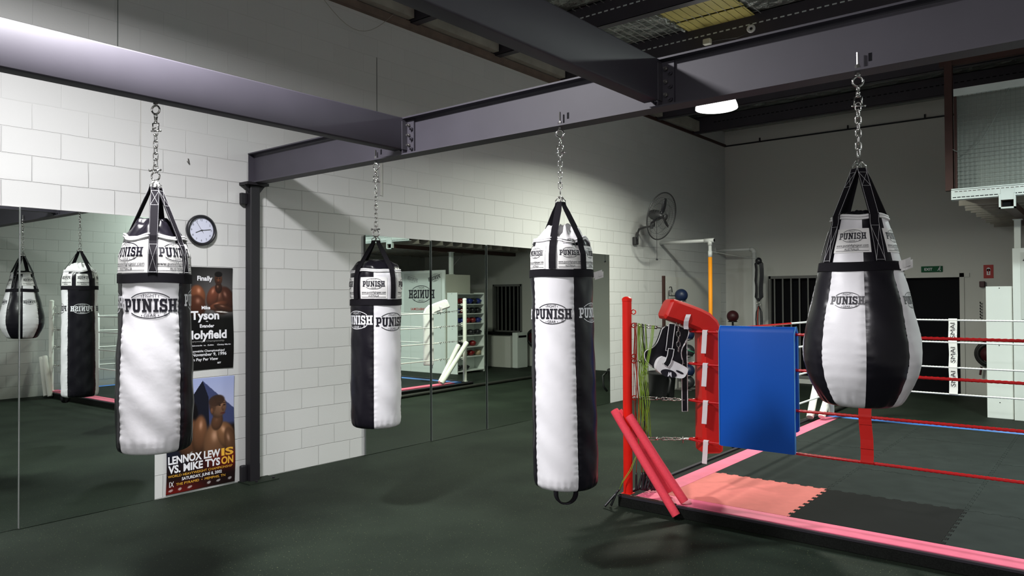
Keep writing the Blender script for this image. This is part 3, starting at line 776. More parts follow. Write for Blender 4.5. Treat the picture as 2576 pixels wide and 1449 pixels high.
        if cfg['stitch']:
            uA = ur+.12
            seg((uA, -1), (uA, 1)); seg((uA, -1), (.985, 1)); seg((uA, 1), (.985, -1)); seg((.985, -1), (.985, 1))
            seg((.07, -1), (.20, 1)); seg((.07, 1), (.20, -1)); seg((.20, -1), (.20, 1)); seg((.07, -1), (.07, 1))
            for (p0, p1) in segs: sti.tube([sp(*p0), sp(*p1)], .0007, 3, caps=False)
            link('stitching', sti, M['thread'], so)
    # D-rings joining the straps to the chain
    for s in straps:
        a = A+R(s); rd = Vector((math.cos(a), math.sin(a), 0)); tg = Vector((-rd.y, rd.x, 0)); c = Vector((x, y, zs))+rd*.024
        top = Vector((x, y, cfg['zring']))
        pts = [c-tg*.020, c+tg*.020, c+tg*.021+Vector((0, 0, .012))]
        for i in range(7):
            th = PI*i/6; pts.append(c.lerp(top, .45)+tg*(.019*math.cos(th))+(top-c)*(.5*math.sin(th))+Vector((0, 0, 0)))
        pts.append(c-tg*.021+Vector((0, 0, .012)))
        link('d_ring', MB().tube(pts, .0032, 7, closed=True), M['chrome'], t, True)
    if cfg.get('gather'):
        gm = MB()
        for s in straps: 
            a = A+R(s); rd = Vector((math.cos(a), math.sin(a), 0)); gm.tube([Vector((x, y, zs+.036))+rd*.006, Vector((x, y, zs+.02))+rd*.018, Vector((x, y, zs-.006))+rd*.027], [.0035, .006, .010], 8)
        link('gathered_loop', gm, M['whitecloth'], t, True)
    # printed logos
    for (ph, z, w, c) in cfg['logos']:
        T = logo(w); Rm = rad(ph, z)
        f = lambda u, v, ph=ph, z=z: pt(ph+math.degrees(u/Rm), z+v, .0016)
        o = link('printed_logo', wrap(T, f, .01, .03), M['inkb'] if c == 'k' else M['inkw'], t)
        o['label'] = 'black oval printed lettering' if c == 'k' else 'white oval printed lettering'
    for ph in cfg['patches']:
        pw, phh = cfg['patch']; zc = cfg['zpatch']; Rm = rad(ph, zc)
        f = lambda u, v, ph=ph: pt(ph+math.degrees(u/Rm), zc+v, .0022)
        f2 = lambda u, v, ph=ph: pt(ph+math.degrees(u/Rm), zc+v, .0034)
        mb = MB(); vs = []; fs = []; n = 16; m = 10
        for j in range(m+1):
            for i in range(n+1): vs.append(f(-pw/2+pw*i/n, -phh/2+phh*j/m))
        for j in range(m):
            for i in range(n): q = j*(n+1)+i; fs.append((q, q+1, q+n+2, q+n+1))
        mb.add(vs, fs); po = link('label_patch', mb, M['patch'], t, True); po['label'] = 'white cloth patch with black lettering'
        lw = pw*.80; T = shift(logo(lw), 0, phh*.19)
        T += shift(ftext('www.punishfightgear.com', phh*.105, .006, pw*.88), 0, -phh*.25)
        T += shift(ftext('AUSTRALIA', phh*.09, .006, pw*.38), 0, -phh*.41)
        for (v0, hh) in ((-.285, .008), (-.43, .008)):
            a0, a1 = -pw*.44, pw*.44; y_ = phh*v0; e = phh*hh
            T += [((a0, y_-e), (a1, y_-e), (a1, y_+e)), ((a0, y_-e), (a1, y_+e), (a0, y_+e))]
        link('patch_lettering', wrap(T, f2, .01, .03), M['inkb'], po)
    for (ph, z, c) in cfg.get('tags', []):
        a = A+R(ph); p = pt(ph, z, .004); rd = Vector((math.cos(a), math.sin(a), 0)); tg = Vector((-rd.y, rd.x, 0))
        mb = MB(); w, h = .055, .038
        vs = [p+rd*(w*i/4)+tg*(.006*math.sin(i))+Vector((0, 0, s_*h/2+.004*i)) for i in range(5) for s_ in (-1, 1)]+[p+rd*(w*i/4)+tg*(.006*math.sin(i)-.0015)+Vector((0, 0, s_*h/2+.004*i)) for i in range(5) for s_ in (-1, 1)]
        fs = [(2*i, 2*i+1, 2*i+3, 2*i+2) for i in range(4)]+[(10+2*i, 12+2*i, 13+2*i, 11+2*i) for i in range(4)]+[(8, 9, 19, 18), (0, 10, 11, 1)]
        mb.add(vs, fs); mb.add([v+rd*.008+tg*.004+Vector((0, 0, -.01)) for v in vs], fs)
        o = link('care_tag', mb, M['patch'], t); o['label'] = 'small white folded care tag'
    if cfg.get('handle'):
        c = pt(0, zb)-(pt(0, zb)-Vector((x, y, zb))-rv*(za-zb)*ax[0]); pts = []
        c = c+Vector((-.13, -.09, .004)); hd = rv*.95+Vector((0.1, .2, 0)); hd.normalize(); sd_ = hd.cross(Vector((0, 0, 1)))
        mb = MB(); vs = []; fs = []; n = 14
        for i in range(n+1):
            tt = PI*i/n; p = c+hd*(.055*math.cos(tt))+Vector((0, 0, -(.075)*math.sin(tt)**.8 if 0 < i < n else 0.006)); q = c+hd*(.075*math.cos(tt))+Vector((0, 0, -.079*math.sin(tt)**.8-.001 if 0 < i < n else 0.006))
            for e in (p-sd_*.018, p+sd_*.018, q+sd_*.018, q-sd_*.018): vs.append(e)
        for i in range(n):
            for k in range(4): l = (k+1) % 4; fs.append((i*4+k, i*4+l, (i+1)*4+l, (i+1)*4+k))
        mb.add(vs, fs); o = link('bottom_handle', mb, M['blackfab'], t, True); o['label'] = 'black webbing loop under the bag'
    if cfg.get('zip'):
        ph0, ph1, zz_ = cfg['zip']; mb = MB()
        vs = []; fs = []
        for i in range(9):
            ph = ph0+(ph1-ph0)*i/8
            vs += [pt(ph, zz_-.012, .006), pt(ph, zz_+.006, .006)]
        fs = [(2*i, 2*i+2, 2*i+3, 2*i+1) for i in range(8)]
        mb.add(vs, fs); z_ = link('zip_opening', mb, M['black'], t)
        pl = MB().tube([pt(ph1, zz_-.006, .010), pt(ph1+1, zz_-.04, .014)], .003, 6); pl.sphere(pt(ph1, zz_-.004, .01), .006, 8); pl.tube([pt(ph0, zz_-.014, .0085), pt((ph0+ph1)/2, zz_-.014, .0085), pt(ph1, zz_-.014, .0085)], .0018, 6)
        link('zip_puller', pl, M['chrome'], z_)
    return t

def tall_prof(zb, z0, z1, zr, rb=.200, rm=.205, rr=.18, rtop=.203):
    return [(zb, rb-.035), (zb+.004, rb-.022), (zb+.012, rb-.012), (zb+.03, rb-.003), (zb+.07, rb+.002), (zb+.25, rm+.003), ((zb+z0)/2, rm), (z0-.15, rtop-.004), (z0, rtop), (z1, rtop), ((z1+zr)/2, (rtop+rr)/2+.010), (zr-.03, rr+.006), (zr, rr-.004)]
P4 = (math.pi*0)
bag(dict(name='punching_bag', label='tall white-fronted punch bag with black gathered top, in front of the fight posters', p=(1.985, 4.25), zbot=.85, belt0=1.795, belt1=1.848, zrim=2.055, zapex=2.165, ztop=2.345, zring=2.385,
    prof=tall_prof(.85, 1.795, 1.848, 2.055, .196, .200, .160, .189), bounds=[(-62, 40, 'w'), (40, 118, 'k'), (118, 220, 'w'), (220, 298, 'k')], straps=[-4, 54, 165, 250], pinch=.018, fold=.004, wave=.014, crump=.010,
    lid='black', botmat='black', stitch=True, gather=True, logos=[(-8, 1.672, .292, 'k'), (94, 1.70, .27, 'w'), (172, 1.672, .29, 'k'), (-98, 1.69, .27, 'w')], patches=[-52, 38, 128, 218], patch=(.262, .168), zpatch=1.936, seed=1.3))
bag(dict(name='punching_bag', label='short punch bag half black and half white hanging in front of the mirror edge', p=(3.86, 4.54), zbot=.70, belt0=1.652, belt1=1.702, zrim=1.925, zapex=2.015, ztop=2.165, zring=2.20,
    prof=tall_prof(.70, 1.652, 1.702, 1.925, .192, .196, .190, .197), bounds=[(-5, 86, 'w'), (86, 176, 'k'), (176, 266, 'w'), (266, 355, 'k')], straps=[-48, 40, 132, 222], pinch=.012, fold=.004, wave=.012, crump=.006,
    lid='black', botmat='black', stitch=False, gather=False, logos=[(41, 1.525, .285, 'k'), (-50, 1.54, .285, 'w'), (131, 1.54, .28, 'w'), (221, 1.53, .28, 'k')], patches=[-84, -5, 84, 176], patch=(.215, .165), zpatch=1.787, seed=2.6, dome=True))
bag(dict(name='punching_bag', label='longest punch bag, white and black with white crumpled top, hanging at the centre', p=(3.86, 2.745), zbot=.51, belt0=1.832, belt1=1.880, zrim=2.068, zapex=2.165, ztop=2.315, zring=2.355, lean=(.016, 0),
    prof=tall_prof(.51, 1.832, 1.880, 2.068, .204, .203, .176, .199), bounds=[(-62, 22, 'w'), (22, 112, 'k'), (112, 202, 'w'), (202, 298, 'k')], straps=[-16, 42, 128, 222], pinch=.012, fold=.006, wave=.020, crump=.013,
    lid='whitecloth', botmat='white', stitch=False, gather=False, logos=[(-20, 1.605, .255, 'k'), (68, 1.61, .25, 'w'), (157, 1.6, .25, 'k'), (-110, 1.6, .25, 'w')], patches=[-54, 16, 66, 175, 245], patch=(.165, .145), zpatch=1.955, seed=4.1,
    tags=[(84, 1.845, 0)], handle=True, zip=(2, 27, 2.062), strapw=.022))
bag(dict(name='teardrop_punching_bag', label='large teardrop punch bag striped black and white beside the boxing ring', p=(3.86, .961), zbot=1.180, belt0=1.822, belt1=1.866, zrim=2.085, zapex=2.118, ztop=2.325, zring=2.372,
    prof=[(z_, r_4*.912) for (z_, r_4) in [(1.18, .165), (1.184, .178), (1.192, .190), (1.202, .200), (1.23, .220), (1.28, .250), (1.33, .272), (1.39, .286), (1.44, .288), (1.50, .283), (1.58, .268), (1.66, .248), (1.74, .227), (1.822, .205), (1.866, .198), (1.93, .180), (2.0, .158), (2.05, .143), (2.085, .134)]],
    bounds=[(-85+45*i, -40+45*i, 'k' if i % 2 == 0 else 'w') for i in range(8)], straps=[-50, 28, 122, 212], pinch=.004, fold=.0012, wave=.005, crump=.005,
    lid='black', botmat='white', stitch=True, gather=False, logos=[(-15, 1.685, .152, 'k'), (74, 1.685, .152, 'k'), (164, 1.685, .152, 'k'), (254, 1.685, .152, 'k')], patches=[-12, 72, 165, 250], patch=(.155, .115), zpatch=1.966, seed=5.2, tags=[(62, 1.848, 0)], strapw=.024, sag=.01))
RA = math.atan2(-1, -1.6)
bag_chain(1.985, 4.25, ZB2, 2.435, 'steel chain holding the white-fronted punch bag under the left cross beam', .0, RA, True)
bag_chain(3.86, 4.54, ZB, 2.245, 'steel chain above the short half-black half-white punch bag', .085, RA, True)
bag_chain(3.86, 2.745, ZB, 2.372, 'steel chain above the longest central punch bag', .095, RA)
bag_chain(3.86, .961, ZB, 2.388, 'steel chain above the teardrop punch bag', .095, RA)

# ------------------------------------------------------------------ wall clock
cx, cz, cr = 3.372, 2.325, .136
t = thing('wall_clock', 'round black-rimmed wall clock with white face on the block wall', 'clock', (cx, YW, cz))
MC = Matrix.Translation(Vector((cx, YW, cz))) @ Matrix.Rotation(PI/2, 4, 'X')
mb = MB(); prof = [(.136, 0), (.139, .012), (.138, .030), (.130, .040), (.118, .038), (.112, .026), (.112, .01)]
n = 56; vs = [MC @ Vector((r*math.cos(2*PI*k/n), r*math.sin(2*PI*k/n), z)) for (r, z) in prof for k in range(n)]
fs = [(i*n+k, i*n+(k+1) % n, (i+1)*n+(k+1) % n, (i+1)*n+k) for i in range(len(prof)-1) for k in range(n)]
link('rim', mb.add(vs, fs), M['plastic'], t, True)
link('face', MB().lathe([(.114, .002), (.114, .018)], n=48, M=MC), M['clockface'], t)
T = []
for h in range(1, 13):
    a = PI/2-2*PI*h/12; T += shift(ftext(str(h), .019, .0), .092*math.cos(a), .092*math.sin(a)-.008)
for i in range(60):
    a = 2*PI*i/60; c, s = math.cos(a), math.sin(a); r0_, r1_, w_ = .106, .110, .0006
    T += [((r0_*c-w_*s, r0_*s+w_*c), (r1_*c-w_*s, r1_*s+w_*c), (r1_*c+w_*s, r1_*s-w_*c)), ((r0_*c-w_*s, r0_*s+w_*c), (r1_*c+w_*s, r1_*s-w_*c), (r0_*c+w_*s, r0_*s-w_*c))]
fo = link('numerals', wrap(T, lambda u, v: MC @ Vector((u, v, .0188)), 1.0), M['inkb'], t)
def hand(name, ang, L, w, z, back=.02):
    a = PI/2-R(ang); c, s = math.cos(a), math.sin(a); mb = MB(); Mh = MC @ Matrix.Rotation(a, 4, 'Z'); mb.box(-back, L, -w, w, z, z+.0012, Mh); link(name, mb, M['plastic'], t)
hand('hour_hand', 247, .060, .0028, .0205, .012); hand('minute_hand', 82, .086, .0022, .0225, .012); hand('second_hand', 326, .088, .0007, .0245, .03)
link('hub', MB().cyl(MC @ Vector((0, 0, .018)), MC @ Vector((0, 0, .028)), .005, 14), M['plastic'], t)

# ------------------------------------------------------------------ posters
def ss(a, b, x): t = np.clip((x-a)/(b-a), 0, 1); return t*t*(3-2*t)
def ell(X, Y, cx, cy, rx, ry, rot=0, soft=.06):
    c, s = math.cos(rot), math.sin(rot); u = (X-cx)*c+(Y-cy)*s; v = -(X-cx)*s+(Y-cy)*c
    dd = np.sqrt((u/rx)**2+(v/ry)**2); return ss(1+soft, 1-soft, dd), u/rx, v/ry
def over(C, a, col): return C*(1-a[..., None])+a[..., None]*(np.array(col) if not isinstance(col, np.ndarray) else col)
def body(C, X, Y, cx, cy, rx, ry, rot, base, lit=(-.4, .5), soft=.14, gloss=.5):
    a, u, v = ell(X, Y, cx, cy, rx, ry, rot, soft)
    sh = np.clip(.74+.34*(u*lit[0]+v*lit[1])-.22*np.clip(u*u+v*v, 0, 1)**2, .15, 1.25)
    hi = .6*gloss*np.exp(-(((u-lit[0]*.8)**2+(v-lit[1]*.8)**2)/.05))
    base = np.array(base); base = base*.82+base.mean()*.12
    col = base[None, None, :]*sh[..., None]+hi[..., None]*np.array([.9, .8, .75])
    return over(C, a, col)
def poster(name, label, x0, x1, z0, z1, painter, texts, roll=0):
    nx, ny = 150, int(150*(z1-z0)/(x1-x0)); u = np.linspace(0, x1-x0, nx); v = np.linspace(0, z1-z0, ny)
    X, Y = np.meshgrid(u, v); C = np.clip(painter(X, Y), 0, 1)
    t = thing(name, label, 'poster', ((x0+x1)/2, YW, z0))
    def f(a, b, o=0):   # gentle waviness of the paper
        return Vector((x0+a+.006*math.sin(b*6), YW-.006-o-.003*(1+math.sin(a*11+b*7)), z0+b))
    mb = MB(); vs = [f(float(X[j, i]), float(Y[j, i])) for j in range(ny) for i in range(nx)]
    fs = [(j*nx+i, j*nx+i+1, (j+1)*nx+i+1, (j+1)*nx+i) for j in range(ny-1) for i in range(nx-1)]
    nb = len(vs); e = .0015
    rim = [(0, i) for i in range(nx)]+[(j, nx-1) for j in range(1, ny)]+[(ny-1, i) for i in range(nx-2, -1, -1)]+[(j, 0) for j in range(ny-2, 0, -1)]
    vb = [f(float(X[j, i]), float(Y[j, i]), -e) for j in range(ny) for i in range(nx)]; m_ = len(vb); nr = len(rim); rim = [j*nx+i for (j, i) in rim]
    fs += [(rim[k], nb+rim[k], nb+rim[(k+1) % nr], rim[(k+1) % nr]) for k in range(nr)]+[tuple(nb+q for q in reversed(fc_)) for fc_ in fs[:(nx-1)*(ny-1)]]
    mb.add(vs+vb, fs); o = link('printed_sheet', mb, M['print'], t, True)
    at = o.data.color_attributes.new('Col', 'FLOAT_COLOR', 'POINT')
    lin = np.where(C <= .04045, C/12.92, ((C+.055)/1.055)**2.4).reshape(-1, 3)
    arr = np.ones((nb+m_, 4)); arr[:nb, :3] = lin; arr[nb:, :3] = .05; at.data.foreach_set('color', arr.ravel())
    for (s, cx_, cz_, hgt, w, mt, bold, al) in texts:
        T = shift(ftext(s, hgt, bold, w, al), cx_, cz_)
        link('printed_text', wrap(T, lambda a, b: f(a, b, .0012), .04, .08), M[mt], t)
    return t
def paint1(X, Y):
    C = np.zeros(X.shape+(3,))+.03
    g, _, _ = ell(X, Y, .50, .58, .26, .30, 0, .9); C = over(C, g*.55, (.62, .60, .60))
    C = over(C, ss(.47, .40, Y), (.03, .03, .03))
    # left boxer
    C = body(C, X, Y, .30, .66, .075, .10, .1, (.62, .34, .20), (.3, .6)); C = body(C, X, Y, .29, .57, .085, .10, 0, (.40, .2, .12), (.2, .6))
    # right boxer: torso, crossed arms, neck, head
    C = body(C, X, Y, .525, .62, .105, .13, 0, (.42, .22, .14), (-.3, .5)); C = body(C, X, Y, .445, .655, .055, .10, -.35, (.55, .28, .18), (-.3, .6)); C = body(C, X, Y, .60, .645, .055, .105, .4, (.36, .18, .12), (-.4, .5))
    C = body(C, X, Y, .50, .575, .10, .034, .28, (.50, .26, .16), (-.2, .7)); C = body(C, X, Y, .55, .55, .10, .03, -.25, (.34, .18, .11), (-.2, .6))
    C = body(C, X, Y, .505, .735, .034, .05, 0, (.28, .15, .10), (-.3, .3)); C = body(C, X, Y, .503, .815, .037, .056, .05, (.42, .24, .16), (.2, .5), gloss=.3)
    a, _, _ = ell(X, Y, .503, .858, .037, .026, 0, .15); C = over(C, a, (.05, .04, .04))
    for (ex, ey, er) in ((.490, .822, .006), (.515, .823, .006)): a, _, _ = ell(X, Y, ex, ey, er*1.4, er*.6, 0, .4); C = over(C, a, (.05, .03, .03))
    a, _, _ = ell(X, Y, .503, .788, .014, .005, 0, .4); C = over(C, a, (.16, .07, .06)); a, _, _ = ell(X, Y, .503, .804, .007, .012, 0, .5); C = over(C, a*.5, (.55, .33, .22))
    a, _, _ = ell(X, Y, .53, .515, .06, .006, -.1, .3); C = over(C, a, (.8, .78, .76))
    C = over(C, ss(.52, .44, Y), (.03, .03, .03))
    return C
poster('fight_poster', 'black boxing poster with two bare-chested boxers, dated November 9, 1996, under the clock', 3.043, 3.683, 1.075, 1.995, paint1, [
    ('Finally', .30, .800, .042, .145, 'inkw', .03, 'L'), ('Mike', .335, .542, .030, .082, 'inkw', .03, 'L'), ('Tyson', .235, .452, .075, .265, 'inkw', .035, 'L'), ('vs.', .37, .428, .013, .024, 'inkw', .02, 'L'),
    ('Evander', .315, .378, .030, .135, 'inkw', .03, 'L'), ('Holyfield', .185, .278, .075, .385, 'inkw', .035, 'L'), ('Heavyweight Championship', .215, .248, .016, .330, 'inkg', 0, 'L'),
    ('Akinwande  vs.  Zolkin     Christy Martin', .235, .212, .012, .375, 'inkw', .02, 'L'), ('Two Heavyweight Championships!', .13, .158, .020, .42, 'inkw', .02, 'L'),
    ('November 9, 1996', .245, .122, .028, .325, 'inkw', .02, 'L'), ('Live On Pay Per View', .15, .080, .026, .34, 'inkw', .02, 'L'), ('SET', .485, .046, .014, .035, 'inkw', .03, 'L')])
def paint2(X, Y):
    top = np.clip((Y-.35)/.6, 0, 1)[..., None]; C = np.array([.62, .66, .82])*top+np.array([.80, .80, .88])*(1-top)
    # pyramid
    ax_, az = .335, .955
    pr = (Y < az-(X-ax_)*.90) & (Y < az+(X-ax_)*1.35); C = over(C, pr*1.0, (.24, .27, .42)); dk = (Y < az+(X-ax_)*1.35) & (Y < az-(X-ax_)*2.6+.0) & (X < ax_+.06); C = over(C, dk*1.0, (.08, .09, .14))
    C = over(C, np.clip((.56-Y)/.04, 0, 1)*(X > .5), (.12, .10, .10))
    # left boxer: dark braids, shoulder, back
    a, _, _ = ell(X, Y, .19, .66, .10, .15, 0, .1); C = over(C, a, (.05, .04, .05))
    C = body(C, X, Y, .22, .44, .13, .20, .25, (.52, .32, .20), (.3, .6)); C = body(C, X, Y, .30, .48, .07, .17, -.1, (.60, .38, .24), (.1, .6))
    # right boxer: back, shoulder, neck, head turned back
    C = body(C, X, Y, .46, .36, .13, .22, 0, (.60, .40, .26), (-.2, .5)); C = body(C, X, Y, .555, .44, .085, .13, .35, (.66, .44, .28), (-.1, .6)); C = body(C, X, Y, .60, .36, .06, .15, .2, (.52, .34, .22), (-.3, .5))
    C = body(C, X, Y, .47, .575, .055, .08, -.3, (.50, .32, .21), (-.2, .2), gloss=.1); C = body(C, X, Y, .485, .705, .078, .098, -.12, (.66, .46, .33), (.3, .4), gloss=.35)
    a, _, _ = ell(X, Y, .470, .765, .078, .050, .15, .12); C = over(C, a*.9, (.20, .14, .11)); a, _, _ = ell(X, Y, .43, .725, .035, .06, 0, .3); C = over(C, a*.7, (.25, .17, .13))
    C = body(C, X, Y, .425, .675, .016, .028, .1, (.60, .38, .26), (-.2, .3), gloss=.1)
    for ex in (.500, .545): a, _, _ = ell(X, Y, ex, .718, .012, .0055, -.1, .4); C = over(C, a, (.10, .06, .05)); a, _, _ = ell(X, Y, ex, .736, .018, .004, -.15, .4); C = over(C, a*.8, (.16, .10, .08))
    C = body(C, X, Y, .532, .690, .013, .026, 0, (.58, .38, .27), (.2, .2), gloss=.2); a, _, _ = ell(X, Y, .528, .645, .024, .008, 0, .4); C = over(C, a*.8, (.30, .14, .13))
    k = ss(.34, .14, Y); C = over(C, k, (.10, .05, .05)); r_k = ss(.34, .24, Y)*ss(.08, .20, Y)*ss(.15, .6, X)*.6; C = over(C, r_k, (.50, .10, .07)); r2 = ss(.14, .0, Y)*ss(.5, .1, X)*.7; C = over(C, r2, (.5, .08, .06))
    C = body(C, X, Y, .20, .30, .05, .012, .9, (.9, .88, .86), (0, 0), gloss=0)
    for (bx, by, bw, bh) in ((.04, .03, .02, .010), (.12, .032, .016, .012), (.21, .032, .022, .010), (.39, .036, .018, .012), (.48, .038, .020, .010), (.59, .040, .018, .012)):
        a, u, v = ell(X, Y, bx, by, bw, bh, .2, .3); C = over(C, a*(.55+.45*np.sin(u*9+v*5)), (.85, .84, .84))
    return C
poster('fight_poster', 'colour boxing poster with pyramid, dated June 8, 2002, low on the wall near the floor', 3.060, 3.700, .020, 1.000, paint2, [
    ('LENNOX LEW', .012, .258, .066, .478, 'inkw', .035, 'L'), ('IS', .502, .258, .066, .12, 'inko', .035, 'L'), ('VS. MIKE TYS', .012, .180, .066, .478, 'inkw', .035, 'L'), ('ON', .502, .180, .066, .118, 'inko', .035, 'L'),
    ('WORLD HEAVYWEIGHT CHAMPIONSHIP', .012, .142, .022, .60, 'inko', .0, 'L'), ('SATURDAY, JUNE 8, 2002', .135, .104, .026, .375, 'inkw', .02, 'L'), ('THE PYRAMID  \u2022  MEMPHIS, TN', .085, .066, .022, .46, 'inko', .0, 'L'),
    ('IX', .025, .060, .05, .04, 'inkw', 0, 'L'),])
# ------------------------------------------------------------------ boxing ring
RX0, RX1, RY0, RY1 = 5.245, 10.76, -2.02, 3.17
t = thing('ring_platform', 'low black rubber-edged platform of the boxing ring', 'boxing ring', (7.9, .5, 0))
link('base', MB().rbox(RX0, RX1, RY0, RY1, 0, .078, .006), M['rubber'], t)
mb = MB(); mb.box(RX0-.004, RX0+.03, RY0, RY1, .078, .094); mb.box(RX0, RX1, RY1-.03, RY1+.004, .078, .094); mb.box(RX1-.03, RX1+.004, RY0, RY1, .078, .094)
link('edge_angle', mb, mat('dark_edge_steel', (.045, .04, .05), .35, .4), t)
GX = [5.475, 6.45, 7.43, 8.41, 9.39, 10.37]; GY = [-1.82, -1.03, -.1, .885, 1.88, 2.86]
def strip(name, x0, x1, y0, y1, m, lab, z=.0995):
    n = MB().rbox(x0, x1, y0, y1, .079, z, .002); tag(link(name, n, m), lab, 'edge strip', 'ring edge strips')
strip('edge_strip', RX0+.028, GX[0]-.003, RY0+.02, 3.03, M['pink'], 'long pink edge strip along the near side of the boxing ring')
strip('edge_strip', GX[0]+.001, GX[5], GY[5]+.003, 3.03, M['pink'], 'pink edge strip along the mirror side of the boxing ring')
strip('edge_strip', GX[5]+.003, 10.57, RY0+.02, 3.03, M['bluetape'], 'blue edge strip along the far side of the boxing ring')
strip('edge_strip', GX[0]+.001, GX[5], RY0+.02, GY[0]-.003, M['bluetape'], 'blue edge strip along the right wall side of the boxing ring')
tag(link('steel_strip', MB().box(5.250, 5.268, 2.66, 3.13, .0945, .104), M['brown']), 'short worn steel strip on the platform edge at the foot of the red post', 'strip')
# interlocking tiles
def teeth(p, q, flat):
    p = Vector(p); q = Vector(q)
    if flat: return [p, q]
    L = (q-p).length; di = (q-p)/L; nr = Vector((-di.y, di.x)); n = 18; w = L/n; out = [p]
    for i in range(n):
        a = p+di*(w*i); s = .013 if i % 2 else -.013
        out += [a+di*(w*.12)+nr*0, a+di*(w*.0)+nr*s, a+di*(w*1.0)+nr*s, a+di*(w*.88)]
    out.append(q); return out
H = {}; V = {}
for j in range(6):
    for i in range(5): H[(i, j)] = teeth((GX[i], GY[j]), (GX[i+1], GY[j]), j in (0, 5))
for i in range(6):
    for j in range(5): V[(i, j)] = teeth((GX[i], GY[j]), (GX[i], GY[j+1]), i in (0, 5))
cnt = 0
rown = ['nearest', 'second', 'middle', 'fourth', 'farthest']; coln = ['right wall side', 'second from right wall', 'middle', 'second from mirror side', 'mirror side']
for i in range(5):
    for j in range(5):
        loop = list(H[(i, j)])+list(V[(i+1, j)])[1:]+list(reversed(H[(i, j+1)]))[1:]+list(reversed(V[(i, j)]))[1:-1]
        zt_ = .0996+.0006*((i+j) % 2); c = Vector(((GX[i]+GX[i+1])/2, (GY[j]+GY[j+1])/2))
        loop = [c+(p-c)*.9975 for p in loop]
        P3 = [Vector((p.x, p.y, 0)) for p in loop]
        tr = tessellate_polygon([P3]); n = len(P3); mb = MB()
        mb.add([(p.x, p.y, zt_) for p in P3]+[(p.x, p.y, .079) for p in P3], [tuple(t_) for t_ in tr]+[(k, (k+1) % n, n+(k+1) % n, n+k) for k in range(n)])
        if (i, j) == (0, 4): m_, lab = M['redtile'], 'salmon red interlocking foam tile in the near left corner of the ring'
        elif (i, j) == (0, 3): m_, lab = M['darktile'], 'dark charcoal interlocking foam tile beside the salmon red one'
        else: m_, lab = M['greytile'], 'grey interlocking ring tile, %s row from the near edge, %s' % (rown[i], coln[j])
        o = link('floor_tile', mb, m_); tag(o, lab, 'foam tile', 'interlocking tiles of the ring floor')
        # normals up
        me = o.data; 
        if me.polygons[0].normal.z < 0: me.flip_normals()

ZR = [.529, .851, 1.154, 1.422]; ZL = [.545, .880, 1.182, 1.475]
lv = ['lowest', 'second lowest', 'second highest', 'top']
def rope_path(a, b, ca, cb, sag=.0):
    a = Vector(a); b = Vector(b); n = int((b-a).length/.012); out = [Vector(ca)]
    for i in range(n+1):
        p = a.lerp(b, i/n); p.z -= sag*math.sin(PI*i/n); out.append(p)
    out.append(Vector(cb)); return out
FX, BX, LY, RY = 5.66, 10.27, 2.72, -1.60
def rope(label, a, b, ca, cb, sag, split, c1, c2):
    P = rope_path(a, b, ca, cb, sag); t = thing('ring_rope', label, 'ring rope', tuple((Vector(a)+Vector(b))/2), 'boxing ring ropes')
    k = int(len(P)*split)
    for (pp, c) in ((P[:k+1], c1), (P[k:], c2)):
        if len(pp) < 3: continue
        o = link('rope_section', MB().tube(pp, .0104, 9, twist=(.055, .16, 3, .012)), M['redrope'] if c == 'r' else M['whiterope'], t, True)
        o['label'] = 'shiny red taped rope section' if c == 'r' else 'white rope section'
for k in range(4):
    z = ZR[k]; zf = z-.004
    rope('%s rope on the near side of the ring, red taped' % lv[k], (FX, 2.66, z), (FX, -1.54, z), (5.68, 2.745, z+.002), (5.685, -1.56, z), .004, .56, 'r', 'w')
    rope('%s rope on the mirror side of the ring, half red and half white' % lv[k], (5.75, LY, z), (BX-.09, LY, zf), (5.69, 2.745, z+.002), (10.22, 2.72, zf), .004, .53, 'r', 'w')
    rope('%s white rope on the far side of the ring' % lv[k], (BX, 2.66, zf), (BX, -1.54, zf), (10.25, 2.72, zf), (10.25, -1.58, zf), .004, 1.0, 'w', 'w')
    rope('%s white rope on the right wall side of the ring' % lv[k], (5.75, RY, z), (BX-.09, RY, zf), (5.69, -1.57, z), (10.22, -1.59, zf), .004, 1.0, 'w', 'w')

